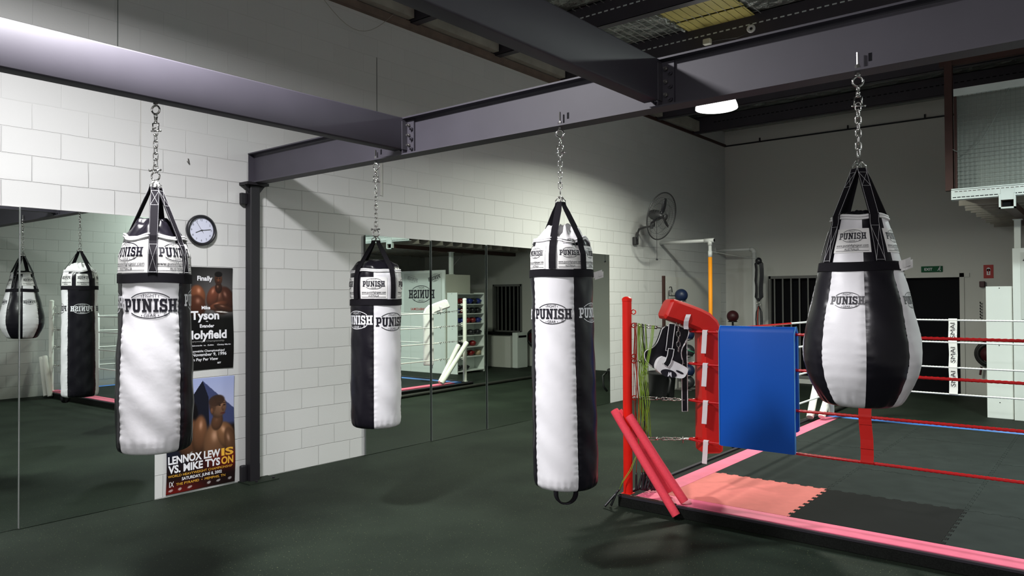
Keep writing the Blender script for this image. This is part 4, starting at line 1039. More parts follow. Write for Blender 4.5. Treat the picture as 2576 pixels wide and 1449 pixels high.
def corner(px, py, sx, sy, red, where, tz=1.70):
    q = Vector((sx, sy, 0)).normalized(); n = Vector((-q.y, q.x, 0)); P = Vector((px, py, 0))
    if n.dot(Vector((1, .4, 0))) < 0: n = -n
    cm = M['redpaint'] if red else M['whitepaint']; vm = M['redvinyl'] if red else M['whitecloth']; cn = 'red' if red else 'white'
    t = thing('corner_post', '%s round steel ring post at the %s corner' % (cn, where), 'ring post', (px, py, .1), 'ring corner posts')
    link('tube', MB().lathe([(.038, .1), (.038, tz-.03), (.040, tz-.028), (.041, tz-.005), (.03, tz+.006), (.014, tz+.012), (.003, tz+.013)], (px, py, 0), 28), cm, t, True)
    shade_auto(list(t.children)[-1])
    link('foot_plate', MB().rbox(px-.042, px+.042, py-.042, py+.042, .0995, .104, .002), cm, t)
    for k in range(4):
        link('eye_loop', MB().torus(P+q*.056+Vector((0, 0, ZL[k])), .018, .0042, 18, 6, n), cm, t, True)
    for z in (1.585, 1.22): link('eye_loop', MB().torus(P+q*.056+Vector((0, 0, z)), .018, .0042, 18, 6, n), cm, t, True)
    for k in range(4):
        z0, z1 = ZL[k], ZR[k]+.002
        tb = thing('turnbuckle', 'steel turnbuckle and chain on the %s rope at the %s %s post' % (lv[k], cn, where), 'turnbuckle', tuple(P+q*.25+Vector((0, 0, z1))), 'ring turnbuckles')
        def at(s_): s = .07+(s_-.07)*1.20; return P+q*s+Vector((0, 0, z0+(z1-z0)*((s-.07)/.45)))
        link('rod', MB().cyl(at(.068), at(.115), .0045, 8).torus(at(.066), .010, .0035, 12, 6, (0, 0, 1)), M['dullsteel'], tb, True)
        bo = MB(); 
        for s_ in (-1, 1): bo.cyl(at(.10)+Vector((0, 0, .009*s_)), at(.215)+Vector((0, 0, .009*s_)), .004, 8)
        bo.cyl(at(.095), at(.108), .013, 10); bo.cyl(at(.208), at(.222), .013, 10)
        link('body', bo, M['chrome'] if k in (0, 3) else M['dullsteel'], tb, True)
        link('rod', MB().cyl(at(.21), at(.25), .0045, 8).torus(at(.26), .012, .004, 14, 6, n), M['dullsteel'], tb, True)
        for i in range(4):
            link('chain_link', link_mesh(at(.28+.030*i), at(.4)-at(.2), .4+(PI/2 if i % 2 else 0), .042, .024, .0035), M['dullsteel'], tb, True)
        link('shackle', MB().torus(at(.405), .018, .0042, 16, 7, (0, 0, 1)).cyl(at(.40)+Vector((0, 0, .02)), at(.40)-Vector((0, 0, .035)), .005, 8), M['dullsteel'], tb, True)
        link('rope_end', MB().tube([at(.405)+n*.004, at(.43)+n*.006, at(.455)], .009, 8), M['whiterope'], tb, True)
    pc = P+q*.69
    pt_ = thing('corner_pad', '%s padded corner cushion with bent-over top at the %s corner' % (cn, where), 'corner pad', (pc.x, pc.y, .42), 'ring corner pads')
    # swept rounded section: vertical part then top flap towards the post
    w, dp = .112, .088
    def sec(c, up, out, w, dp):
        k = .72; pts = []
        for (a, b) in ((1, k), (k, 1), (-k, 1), (-1, k), (-1, -k), (-k, -1), (k, -1), (1, -k)): pts.append(c+n*(a*w)+out*(b*dp))
        return pts
    secs = []
    for (z, s_) in ((.425, .82), (.44, .97), (.50, 1.0), (.9, .98), (1.30, 1.0), (1.40, 1.0)): secs.append(sec(pc+Vector((0, 0, z)), None, q, w*s_, dp*s_))
    zc = 1.40; fl = [(.685, 1.42, 14), (.665, 1.465, 34), (.62, 1.505, 52), (.56, 1.532, 62), (.48, 1.562, 66), (.40, 1.590, 66), (.335, 1.610, 66), (.315, 1.617, 66)]
    for i, (s_, z, an) in enumerate(fl):
        o_ = (q*math.cos(R(an))+Vector((0, 0, 1))*math.sin(R(an)))
        sc = 1.0 if i < len(fl)-1 else .8
        secs.append(sec(P+q*s_+Vector((0, 0, z)), None, o_, w*sc*(1.0 if i < 2 else 1.06), dp*sc))
    mb = MB(); vs = [p for s_ in secs for p in s_]; m_ = len(secs)
    fs = [(i*8+k, i*8+(k+1) % 8, (i+1)*8+(k+1) % 8, (i+1)*8+k) for i in range(m_-1) for k in range(8)]+[tuple(range(7, -1, -1)), tuple((m_-1)*8+k for k in range(8))]
    o = link('cushion', mb.add(vs, fs), vm, pt_); 
    bv = o.modifiers.new('bevel', 'BEVEL'); bv.width = .008; bv.segments = 2; bv.limit_method = 'ANGLE'; bv.angle_limit = R(25); shade_auto(o, 50)
    for k in range(4):      # velcro ties looped over the rope
        z = ZR[k]; fy = -1 if sy < 0 else 1
        rx = FX if sx > 0 else BX; dx = -1 if sx > 0 else 1
        yy = py+sy*.53; mb = MB(); path = [(dx*.002, -.02), (dx*.0, .0), (dx*-.008, .013), (dx*.006, .0145), (dx*.0155, .006), (dx*.016, -.02), (dx*.017, -.10), (dx*.021, -.175)]
        for i, (a, b) in enumerate(path):
            sh = -fy*max(0, -b)*.06
            for e in (-.021, .021): mb.v.append((rx+a, yy+e+sh, z+b))
            for e in (.021, -.021): mb.v.append((rx+a+dx*.002, yy+e+sh, z+b+.0015))
        for i in range(len(path)-1):
            for l in range(4): mb.f.append((i*4+l, i*4+(l+1) % 4, (i+1)*4+(l+1) % 4, (i+1)*4+l))
        o = link('velcro_tie', mb, M['velcro'], pt_); o['label'] = 'white velcro tie'
    c0 = P+q*.46-n*(w*1.08); mb = MB(); up = Vector((0, 0, 1))
    pth = [(c0+q*.02, 1.565), (c0+q*.006-n*.012, 1.54), (c0-q*.004-n*.012, 1.51), (c0-q*.004-n*.002, 1.47), (c0+q*.0, 1.445)]
    for (p, z) in pth:
        for (e, f_) in ((-.02, 0), (.02, 0), (.02, .002), (-.02, .002)): mb.v.append(tuple(Vector((p.x, p.y, z))+q*e-n*f_))
    for i in range(len(pth)-1):
        for l in range(4): mb.f.append((i*4+l, i*4+(l+1) % 4, (i+1)*4+(l+1) % 4, (i+1)*4+l))
    o = link('velcro_tie', mb, M['velcro'], pt_); o['label'] = 'white velcro tie'
corner(5.315, 3.115, 1, -1, True, 'near left')
corner(10.66, 3.04, -1, -1, False, 'far left')
corner(5.33, -1.93, 1, 1, False, 'near right')
corner(10.52, -1.90, -1, 1, False, 'far right')

def noodle(label, a, b, m, grp, r=.034):
    a = Vector(a); b = Vector(b); di = (b-a).normalized(); x = Vector((1, 0, 0)); u = di.cross(x).normalized(); v = di.cross(u); n = 24
    mb = MB(); vs = []; fs = []; rings = [(a, r*.35), (a, r), (b, r), (b, r*.35), (b-di*.03, r*.33)]
    bend = [a.lerp(b, i/10)+Vector((0, 0, -.006*math.sin(PI*i/10))) for i in range(11)]
    rings = [(a, r*.35), (a, r*.95), (a+di*.006, r)]+[(p, r) for p in bend[1:10]]+[(b-di*.006, r), (b, r*.95), (b, r*.35), (b-di*.03, r*.33)]
    for (c, rr_) in rings:
        for k in range(n): vs.append(c+u*(rr_*math.cos(2*PI*k/n))+v*(rr_*math.sin(2*PI*k/n)))
    for i in range(len(rings)-1):
        for k in range(n): l = (k+1) % n; fs.append((i*n+k, i*n+l, (i+1)*n+l, (i+1)*n+k))
    fs += [tuple(range(n-1, -1, -1)), tuple((len(rings)-1)*n+k for k in range(n))]
    t = link('foam_noodle', mb.add(vs, fs), m); shade_auto(t); tag(t, label, 'foam noodle', grp)
noodle('front red foam noodle leaning on the red post, foot on the floor', (5.190, 2.620, .034), (5.212, 3.18, .785), M['redfoam'], 'red foam noodles')
noodle('red foam noodle leaning beside the front one, foot on the ring edge', (5.290, 2.60, .120), (5.235, 3.055, .750), M['redfoam'], 'red foam noodles')
noodle('red foam noodle mostly hidden behind the red ring post', (5.44, 2.80, .135), (5.345, 3.22, .76), M['redfoam'], 'red foam noodles')
noodle('white foam noodle leaning at the far left ring post, nearer one', (9.93, 3.10, .135), (10.60, 3.145, .86), M['whitefoam'], 'white foam noodles', .045)
noodle('white foam noodle leaning at the far left ring post, farther one', (10.02, 2.98, .140), (10.60, 2.93, .80), M['whitefoam'], 'white foam noodles', .045)
noodle('white foam noodle at the near right ring post, seen only in the left mirror', (5.20, -1.62, .034), (5.215, -1.90, .72), M['whitefoam'], 'white foam noodles', .04)
noodle('second white foam noodle at the near right ring post, seen in the left mirror', (5.17, -1.72, .034), (5.20, -2.0, .70), M['whitefoam'], 'white foam noodles', .04)

# blue folded mat over the near ropes
KM = 5.66/5.6
t = thing('folded_gym_mat', 'blue folded gym mat draped over the near ring ropes beside the red corner pad', 'gym mat', (5.6, 2.14, .53))
prof = [(5.560, .535), (5.560, 1.0), (5.562, 1.43), (5.570, 1.462), (5.588, 1.478), (5.612, 1.478), (5.632, 1.462), (5.642, 1.43), (5.648, 1.0), (5.655, .69)]
inn = [(5.626, .69), (5.620, 1.0), (5.614, 1.42), (5.608, 1.446), (5.592, 1.446), (5.586, 1.42), (5.584, 1.0), (5.584, .535)]
for (nm, ya, yb, m_) in (('cover', 1.842, 2.43, M['blue']),):
    mb = MB(); full = prof+inn; n = len(full); vs = []; secs = [(ya, .0), (ya+.012, 1), (yb-.012, 1), (yb, .0)]
    ccx = [5.572]*3+[5.58, 5.59, 5.61, 5.62]+[5.634]*3+[5.634]*3+[5.61, 5.59]+[5.572]*3
    for (y, g) in ((ya, .55), (ya+.004, .85), (ya+.012, 1), (yb-.012, 1), (yb-.004, .85), (yb, .55)):
        for i, (X_, Z_) in enumerate(full):
            mx_ = ccx[i]; z_ = Z_
            if abs(Z_-.535) < .01 and g < 1: z_ = Z_+.012*(1-g)*2
            if abs(Z_-.69) < .01 and g < 1: z_ = Z_+.012*(1-g)*2
            vs.append((mx_+(X_-mx_)*g, y, z_))
    fs = [(a*n+i, a*n+(i+1) % n, (a+1)*n+(i+1) % n, (a+1)*n+i) for a in range(5) for i in range(n)]
    for a in (0, 5):
        for i in range(9):
            j = n-1-i
            if i < 7 or True:
                if j-1 >= 10: fs.append((a*n+i, a*n+i+1, a*n+j-1, a*n+j))
    vs = [(v[0]*KM, v[1]*KM, 1.7+(v[2]-1.7)*KM) for v in vs]
    o = link(nm, mb.add(vs, fs), m_, t, True); shade_auto(o, 35)
sp_ = lambda L: [(v[0]*KM, v[1]*KM, 1.7+(v[2]-1.7)*KM) for v in L]
link('seam_piping', MB().tube(sp_([(5.558, 2.43, .54), (5.558, 2.43, 1.43), (5.588, 2.43, 1.479), (5.612, 2.43, 1.479), (5.645, 2.43, 1.43)]), .003, 6).tube(sp_([(5.558, 1.842, .54), (5.558, 1.842, 1.43), (5.588, 1.842, 1.479), (5.612, 1.842, 1.479), (5.645, 1.842, 1.43), (5.656, 1.842, .70)]), .003, 6), M['blue2'], t)

# rope spacers
def spacer(name, label, x, y, w, side, m, text):
    t = thing(name, label, 'rope spacer', (x, y, ZR[0]), 'ring rope spacers'); mb = MB(); o_ = .013*side
    pts = []
    for k in range(4):
        z = ZR[k]
        if k: pts += [(x+o_*.9, z-.05), (x+o_*1.0, z-.018), (x+o_*1.25, z)]
        else: pts += [(x+o_*.6, z-.012), (x+o_*1.25, z)]
        if k < 3: pts += [(x+o_*1.05, z+.018), (x+o_*.85, z+.05), (x+o_*.8+.003, (z+ZR[k+1])/2)]
        else: pts += [(x+o_*.6, z+.013), (x-o_*.3, z+.012)]
    lean = -.0 if side < 0 else 0
    for (X_, Z_) in pts:
        yo = (Z_-ZR[0])*cfg_lean
        for (e, f_) in ((-w/2, 0), (w/2, 0), (w/2, -side*.003), (-w/2, -side*.003)): mb.v.append((X_+f_, y+yo+e+.003*math.sin(Z_*17), Z_))
    for i in range(len(pts)-1):
        for l in range(4): mb.f.append((i*4+l, i*4+(l+1) % 4, (i+1)*4+(l+1) % 4, (i+1)*4+l))
    link('strap_body', mb, m, t)
    fold = MB()
    for z in (.63, .80, .955): fold.box(x+o_*1.05-.003, x+o_*1.05+.001, y-w/2+(z-.54)*cfg_lean, y+w/2+(z-.54)*cfg_lean, z-.004, z+.002)
    if not text: link('sewn_fold', fold, m, t)
    if text:
        for zc in (1.292, 1.0, .712):
            T = shift(ftext(text, .050, .0, .185), 0, -.024)
            o = link('printed_lettering', wrap(T, lambda u, v: Vector((x+o_*1.35, y-v, zc+u)) if False else Vector((x+o_*1.35, y+v, zc+u)), 1.0), M['inkb'], t)
cfg_lean = .03
spacer('rope_spacer', 'red vinyl spacer strap between the near ring ropes below the teardrop bag', FX, 1.372, .085, -1, M['redvinyl'], None)
cfg_lean = 0.0
spacer('rope_spacer', 'white spacer strap with black lettering on the far ring ropes', BX, 1.520, .090, -1, M['patch'], 'SMAI')

# jump ropes hanging from the first turnbuckle
P0 = Vector((5.315, 3.115, 0)); Q = Vector((1, -1, 0)).normalized(); NN = Vector((1, 1, 0)).normalized()
def jump_rope(label, s, m, seed, zlow, hx):
    rnd = random.Random(seed); t = thing('skipping_rope', label, 'skipping rope', tuple(P0+Q*s+Vector((0, 0, .2))), 'skipping ropes on the ring corner')
    top = 1.495-.15*(s-.07); 
    def strand(x0, x1, z1, o1, o2):
        n = 22; a1, a2 = rnd.uniform(.003, .010), rnd.uniform(2, 5); out = []
        for i in range(n+1):
            f = i/n; z = top+(z1-top)*f
            out.append(P0+Q*(x0+(x1-x0)*f+a1*math.sin(f*a2*3+seed))+NN*(o1+(o2-o1)*f)+Vector((0, 0, z)))
        return out
    h1 = s+(hx-s)*.45+rnd.uniform(-.015, .02); h2 = s+(hx-s)*.6+rnd.uniform(.0, .04)
    A_ = strand(s-.003, h1, .27, -.012, -.012); B_ = strand(s+.002, s+.014, zlow, .008, .0); C_ = strand(s+.006, s+.022, zlow, -.010, .0); D_ = strand(s+.009, h2, .25+rnd.uniform(-.05, .05), .010, .01)
    b_ = P0+Q*(s+.018)+Vector((0, 0, zlow-.012))
    path = list(reversed(A_))+B_+[b_]+list(reversed(C_))+D_
    link('cord', MB().tube(path, .0024, 5), m, t, True)
    for e, an in ((A_[-1], rnd.uniform(-.4, .5)), (D_[-1], rnd.uniform(-.5, .6))):
        di = Vector((math.sin(an)*Q.x, math.sin(an)*Q.y, -math.cos(an)))
        tip = e+di*.145
        if tip.z < .115: tip.z = .115
        o = link('handle', MB().tube([e, e+(tip-e)*.15, e+(tip-e)*.9, tip], [.006, .0085, .010, .012], 10), M['plastic'], t, True); o['label'] = 'black plastic handle'
jr = [('thin red-brown skipping rope hanging closest to the red ring post', .055, 'ropered', .62, .10), ('second red-brown skipping rope, just right of the first', .068, 'ropered', .50, .13),
      ('green skipping rope on the left of the thick green bundle', .092, 'green', .80, .15), ('green skipping rope in the middle of the thick green bundle', .105, 'green', .62, .19), ('green skipping rope on the right of the thick green bundle', .118, 'green', .70, .22),
      ('black skipping rope hanging between the green ones', .128, 'plastic', .58, .16), ('green skipping rope hanging alone right of the bundle', .148, 'green', .58, .26)]
for i, (lab, s, mm, zl, hx) in enumerate(jr): jump_rope(lab, s, M[mm], i+1, zl, hx)
t = thing('skipping_rope', 'skipping rope whose handles lie on the floor left of the red ring post', 'skipping rope', (5.22, 3.2, .01), 'skipping ropes on the ring corner')
for o_, hx_, hy_ in ((0, 5.13, 3.225), (.012, 5.18, 3.20)):
    link('cord', MB().tube([(5.385+o_, 3.05, 1.47), (5.385+o_, 3.045, 1.1), (5.375, 3.04+o_, .72), (5.33, 3.025, .45+o_), (5.268, 3.06+o_, .30), (5.235, 3.12, .20+o_), (5.225-o_, 3.135, .15)], .0024, 5), M['green'], t, True)
    link('handle', MB().tube([(5.225-o_, 3.135, .15), (5.21-o_, 3.15, .13), (hx_+.005, hy_-.004, .02), (hx_, hy_, .0135)], [.006, .0085, .010, .012], 10), M['plastic'], t, True)['label'] = 'black plastic handle'
t = thing('skipping_rope', 'green skipping rope slung over the black body protector', 'skipping rope', tuple(P0+Q*.25+Vector((0, 0, .5))), 'skipping ropes on the ring corner')
for e in (0, .006, .012, .02):
    pts = [P0+Q*(.215-e)-NN*(.05)+Vector((0, 0, 1.475)), P0+Q*(.20-e)-NN*.055+Vector((0, 0, 1.35)), P0+Q*(.165-e)-NN*.055+Vector((0, 0, 1.18)), P0+Q*(.135-e*2)-NN*.05+Vector((0, 0, 1.05)), P0+Q*(.145-e*3+.03)-NN*.05+Vector((0, 0, .85)), P0+Q*(.125+e)-NN*.05+Vector((0, 0, .60+e*2))]
    link('cord', MB().tube(pts, .0024, 5), M['green'], t, True)

# body protector hung from the ring corner
def px2(x, y, off):   # crop pixel -> plane through the post along the ring diagonal
    X_ = 1580+x/4.83; Y_ = 760+y/4.83; s = (X_-1580.5)/296; z = 1.70-(Y_-749.6)/305
    return P0+Q*s+NN*off+Vector((0, 0, z))
def slab(name, pts, o0, th, m, par, smooth=False, bulge=0):
    n = len(pts); P_ = [Vector((p[0], p[1], 0)) for p in pts]; tr = tessellate_polygon([P_]); mb = MB()
    vs = [px2(p[0], p[1], o0) for p in pts]+[px2(p[0], p[1], o0+th) for p in pts]
    fs = [tuple(a) for a in tr]+[tuple(n+i for i in reversed(a)) for a in tr]+[(k, (k+1) % n, n+(k+1) % n, n+k) for k in range(n)]
    o = link(name, mb.add(vs, fs), m, par)
    b = o.modifiers.new('bevel', 'BEVEL'); b.width = min(abs(th)*.35, .01); b.segments = 2; b.limit_method = 'ANGLE'
    return o
def smooth_poly(pts, it=2):
    for _ in range(it):
        out = []
        for i in range(len(pts)):
            a, b = pts[i], pts[(i+1) % len(pts)]; out += [(a[0]*.75+b[0]*.25, a[1]*.75+b[1]*.25), (a[0]*.25+b[0]*.75, a[1]*.25+b[1]*.75)]
        pts = out
    return pts
t = thing('body_protector', 'black trainer body protector with white trim and white belly pad hung on the ring corner', 'body protector', tuple(P0+Q*.28+Vector((0, 0, .75))))
o_ = smooth_poly([(420, 300), (560, 275), (700, 320), (745, 350), (715, 450), (650, 560), (640, 650), (668, 730), (640, 800), (520, 840), (360, 830), (280, 775), (200, 700), (195, 590), (290, 560), (350, 500), (390, 400)], 2)
slab('vest_body', o_, -.030, .045, M['black'], t)
link('vest_piping', MB().tube([px2(p[0], p[1], -.031) for p in o_[:int(len(o_)*.46)]], .0035, 6).tube([px2(p[0], p[1], -.031) for p in o_[int(len(o_)*.62):]], .0035, 6), M['whitecloth'], t, True)
bp_ = slab('belly_pad', smooth_poly([(330, 690), (390, 650), (440, 665), (690, 790), (690, 830), (650, 905), (600, 920), (420, 880), (350, 850), (300, 790)], 2), -.10, .065, M['whitecloth'], t); bp_['label'] = 'white padded belly plate'
slab('emblem', [(455+95*math.cos(2*PI*i/28)+0*math.sin(2*PI*i/28), 855+48*math.sin(2*PI*i/28)+.22*95*math.cos(2*PI*i/28)) for i in range(28)], -.104, .003, M['inkb'], bp_)
slab('emblem_mark', [(440, 890), (452, 838), (462, 838), (462, 860), (475, 838), (486, 842), (488, 900), (474, 885), (466, 868), (455, 888)], -.1055, .001, M['inkw'], bp_)
slab('badge', smooth_poly([(548, 812), (632, 848), (628, 872), (542, 834)], 1), -.104, .003, M['inkb'], bp_)
def strap_pts(name, pts, w, par, trim=True, off=-.045):
    mb = MB(); n = len(pts); L = []; Rr = []
    for i in range(n):
        a = Vector(pts[max(i-1, 0)]+(0,)); b = Vector(pts[min(i+1, n-1)]+(0,)); d_ = (b-a).normalized(); nr = Vector((-d_.y, d_.x, 0)); c = Vector(pts[i]+(0,))
        L.append((c.x+nr.x*w, c.y+nr.y*w)); Rr.append((c.x-nr.x*w, c.y-nr.y*w))
    poly = L+list(reversed(Rr)); s = slab(name, poly, off, .008, M['black'], par)
    if trim: link('white_trim', MB().tube([px2(p[0], p[1], off-.001) for p in poly], .0032, 6, closed=True), M['whitecloth'], s, True)
strap_pts('shoulder_strap', [(522, 262), (515, 330), (500, 430), (490, 520), (478, 590)], 37, t, True, -.055)
strap_pts('waist_strap', [(485, 560), (472, 640), (445, 720), (415, 760)], 34, t, True, -.108)
strap_pts('long_strap', [(682, 500), (683, 700), (684, 900), (685, 1100), (686, 1330)], 34, t, True, -.020)
link('side_cord', MB().tube([px2(720, 460, -.03), px2(655, 560, -.035), px2(640, 620, -.035), px2(650, 700, -.03)], .0035, 6), M['whitecloth'], t, True)
t = thing('hanging_chain', 'short steel chain dangling in front of the body protector', 'chain', tuple(px2(588, 610, -.075)))
for i in range(6):
    a = px2(587, 262+62*i, -.075); link('chain_link', link_mesh(a, (0, 0, 1), .7+(PI/2 if i % 2 else 0), .046, .028, .0036), M['dullsteel'], t, True)

# battle rope on the floor by the mirror side of the ring
pts = []; 
for i in range(470):
    f = i/469; pts.append((8.0+4.85*f, 3.30+.035*math.sin(f*5+1)-.04*f, .033))
tag(link('battle_rope', MB().tube(pts, .027, 10, twist=(.09, .22, 3, .0103)), M['battle'], smooth=True), 'thick black twisted battle rope lying along the ring edge towards the mirror', 'rope')
# ------------------------------------------------------------------ wall fan
fc = Vector((10.98, 5.77, 3.045))
nrm = (d*-.70+r_*.68-u_*.24).normalized()
ux = nrm.cross(Vector((0, 0, 1))).normalized(); uy = ux.cross(nrm).normalized()
t = thing('wall_fan', 'round dark wire-guard wall fan on a bent arm beyond the centre bag', 'fan', (11.1, YW, 2.70))
def fp(a, b, c=0): return fc+ux*a+uy*b+nrm*c
rg = .39
g = MB(); g.tube([fp(rg*math.cos(2*PI*i/48), rg*math.sin(2*PI*i/48)) for i in range(48)], .011, 8, closed=True)
for rr_, zz in ((.30, .05), (.20, .07), (.10, .08), (.30, -.05), (.20, -.08)):
    g.tube([fp(rr_*math.cos(2*PI*i/40), rr_*math.sin(2*PI*i/40), zz) for i in range(40)], .0022, 5, closed=True)
for i in range(60):
    a = 2*PI*i/60; c, s = math.cos(a), math.sin(a)
    for sg in (1, -1): g.tube([fp(rg*c, rg*s), fp(.32*c, .32*s, .045*sg), fp(.2*c, .2*s, .075*sg), fp(.05*math.cos(a+.2), .05*math.sin(a+.2), .085*sg)], .0013, 3, caps=False)
g.tube([fp(.0, 0, .08), fp(0, 0, .09)], .05, 20)
link('wire_guard', g, M['fangrey'], t, True)
for k in range(3):
    a = R(92-120*k); mb = MB(); vs = []; fs = []; n = 8
    for i in range(n+1):
        f = i/n; rr_ = .05+.25*f; w = .035+.055*math.sin(PI*min(1, f*.85+.08)); tw = .5-.25*f
        for e in (-1, 1):
            for h in (-.002, .002):
                an = a+e*w/rr_*.5*.8; vs.append(fp(rr_*math.cos(an), rr_*math.sin(an), e*w*.5*math.sin(tw)+h))
    for i in range(n):
        q = i*4
        for (x_, y_) in ((0, 1), (1, 3), (3, 2), (2, 0)): fs.append((q+x_, q+y_, q+4+y_, q+4+x_))
    fs += [(0, 1, 3, 2), (n*4, n*4+2, n*4+3, n*4+1)]
    link('blade', mb.add(vs, fs), M['plastic'], t, True)
link('motor', MB().tube([fp(0, 0, .03), fp(0, 0, .0), fp(0, 0, -.06), fp(0, 0, -.17), fp(0, 0, -.23), fp(0, 0, -.245)], [.03, .045, .085, .085, .06, .02], 20), M['fangrey'], t, True)
mp = fp(0, 0, -.15)
link('arm', MB().tube([(11.1, YW-.04, 2.66), (11.1, YW-.07, 2.72), (11.1, YW-.07, 2.80), (11.1, YW-.10, 2.87), (11.1, YW-.2, 2.895), (mp.x, mp.y, 2.90), (mp.x, mp.y, mp.z-.05)], .018, 10), M['fangrey'], t, True)
link('wall_bracket', MB().rbox(11.04, 11.16, YW-.06, YW, 2.61, 2.74, .01), M['fangrey'], t)
link('arm_joint', MB().cyl((mp.x, mp.y+.05, 2.85), (mp.x, mp.y+.05, 2.93), .026, 12), M['fangrey'], t)
pc = ony = None
cp = fp(-.0, -.0, -.10)
link('pull_cord', MB().tube([(cp.x, cp.y, cp.z-.08), (cp.x, cp.y, 2.8), (cp.x+.002, cp.y, 2.36)], .004, 6), M['plastic'], t)
link('cord_knob', MB().lathe([(.006, .03), (.012, .02), (.02, 0), (.006, -.008)], (cp.x, cp.y, 2.33), 12), M['plastic'], t, True)

# ------------------------------------------------------------------ pipe frames
t = thing('pipe_frame', 'white pipe frame from the wall with an orange foam-covered upright', 'pipe frame', (12.03, 5.40, 0))
link('top_pipe', MB().cyl((12.03, YW, 2.687), (12.03, 5.34, 2.687), .030, 16), M['pipe'], t, True)
link('tee_joint', MB().cyl((12.03, 5.50, 2.687), (12.03, 5.325, 2.687), .038, 18).cyl((12.03, 5.40, 2.687), (12.03, 5.40, 2.60), .038, 18), M['pipe'], t, True)
link('open_end', MB().cyl((12.03, 5.326, 2.687), (12.03, 5.3235, 2.687), .029, 16), M['dark'], t)
link('upright', MB().cyl((12.03, 5.40, 0), (12.03, 5.40, 2.62), .029, 16), M['pipe'], t, True)
link('collar', MB().cyl((12.03, 5.40, 2.40), (12.03, 5.40, 2.505), .036, 18), M['pipe'], t, True)
o = link('foam_sleeve', MB().cyl((12.03, 5.40, .5), (12.03, 5.40, 2.40), .034, 18), M['orange'], t, True); o['label'] = 'orange foam sleeve'
t = thing('pipe_frame', 'grey-white pipe frame in the dark back corner beside the barred window', 'pipe frame', (14.45, 5.56, 0))
link('top_pipe', MB().cyl((14.45, YW, 2.665), (14.45, 5.62, 2.665), .032, 14), M['pipe'], t, True)
link('elbow', MB().tube([(14.45, 5.64, 2.665), (14.45, 5.59, 2.66), (14.45, 5.565, 2.63), (14.45, 5.56, 2.58)], .042, 14), M['pipe'], t, True)
link('upright', MB().cyl((14.45, 5.56, 0), (14.45, 5.56, 2.6), .042, 16), M['pipe'], t, True)
link('wall_flange', MB().cyl((14.45, YW, 2.665), (14.45, YW-.015, 2.665), .07, 18), M['pipe'], t, True)
tag(link('stretched_cord', MB().tube([(12.03, 5.40, 2.50), (13.0, 5.35, 2.46), (14.0, 5.31, 2.44), (14.45, 5.52, 2.44)], .004, 5), M['pipe']), 'thin pale cord stretched between the two pipe frames', 'cord')
t = thing('resistance_band', 'bundle of black resistance bands hanging in loops near the back corner', 'resistance band', (14.0, 5.3, 1.65))
for i in range(5):
    w = .026+.012*i; o_ = .01*i-.02; z1 = 1.66+.012*i
    pts = [(14.0+o_, 5.30-w*.25, 2.42)]+[(14.0+o_, 5.30-w-.01*math.sin(k), 2.35-(2.35-z1)*k/6) for k in range(7)]+[(14.0+o_, 5.30-w*.5, z1-.03), (14.0+o_, 5.30+w*.5, z1-.03)]+[(14.0+o_, 5.30+w+.008*math.cos(k*2), z1+(2.35-z1)*k/6) for k in range(7)]+[(14.0+o_, 5.30+w*.25, 2.42)]
    link('band_loop', MB().tube(pts, .010, 6), M['plastic'], t, True)
link('band_wrap', MB().sphere((14.0, 5.30, 2.40), .07, 14, (.8, .9, 1)), M['plastic'], t, True)
link('carabiner', MB().torus((13.99, 5.31, 1.60), .03, .007, 16, 6, (1, 0, 0)).torus((13.99, 5.29, 1.55), .028, .007, 16, 6, (1, 0, 0)), M['chrome'], t, True)
for i, (m_, o_) in enumerate((('plastic', -.05), ('ropered', -.02), ('plastic', .03), ('plastic', .06))):
    link('lower_strap', MB().tube([(13.99, 5.30, 1.54), (13.99, 5.30-o_, 1.42), (13.99, 5.30-o_*1.2+.01*math.sin(i*3), 1.28), (13.99, 5.30-o_*.9, 1.05), (13.99, 5.30-o_, .85)], .011, 6), M[m_], t, True)

# ------------------------------------------------------------------ medicine balls and rack, tub, board
def ball(label, c, r, m, band=None):
    if band is None: tag(link('medicine_ball', MB().sphere(c, r, 24), m, smooth=True), label, 'medicine ball', 'medicine balls'); return
    t = thing('medicine_ball', label, 'medicine ball', (c[0], c[1], c[2]-r), 'medicine balls')
    link('ball', MB().sphere(c, r, 24), m, t, True); link('band', MB().torus(c, r*.985, .012, 28, 6, (.3, -.2, 1)), band, t, True)
t = thing('ball_rack', 'slim vertical wire rack for medicine balls against the far left wall', 'ball rack', (12.62, 6.12, 0))
for (x, y) in ((12.50, 6.26), (12.74, 6.26)): link('upright', MB().cyl((x, y, 0), (x, y, 1.72), .012, 10), M['dullsteel'], t)
link('handle_loop', MB().tube([(12.50, 6.26, 1.70), (12.40, 6.26, 1.74), (12.18, 6.26, 1.74), (12.18, 6.26, 1.86), (12.21, 6.26, 1.90), (12.27, 6.26, 1.90), (12.30, 6.26, 1.80)], .010, 8), M['dullsteel'], t, True)
link('ball_ring', MB().torus((12.36, 6.11, 1.64), .085, .008, 22, 6, (0, 0, 1)).cyl((12.36, 6.195, 1.64), (12.50, 6.26, 1.64), .008, 8), M['dullsteel'], t, True)
for z in (.94, .63, .27): link('ball_ring', MB().torus((12.62, 6.11, z), .085, .008, 22, 6, (0, 0, 1)).cyl((12.62, 6.195, z), (12.62, 6.26, z), .008, 8).box(12.49, 12.75, 6.25, 6.27, z-.01, z+.01), M['dullsteel'], t, True)
link('foot', MB().rbox(12.46, 12.78, 5.98, 6.30, 0, .03, .006), M['dullsteel'], t)
ball('dark blue medicine ball on top of the wire rack above the red pad', (12.36, 6.11, 1.745), .118, M['ballblue'])
ball('navy medicine ball on the second ring of the wire rack', (12.62, 6.11, 1.03), .12, M['ballblue'])
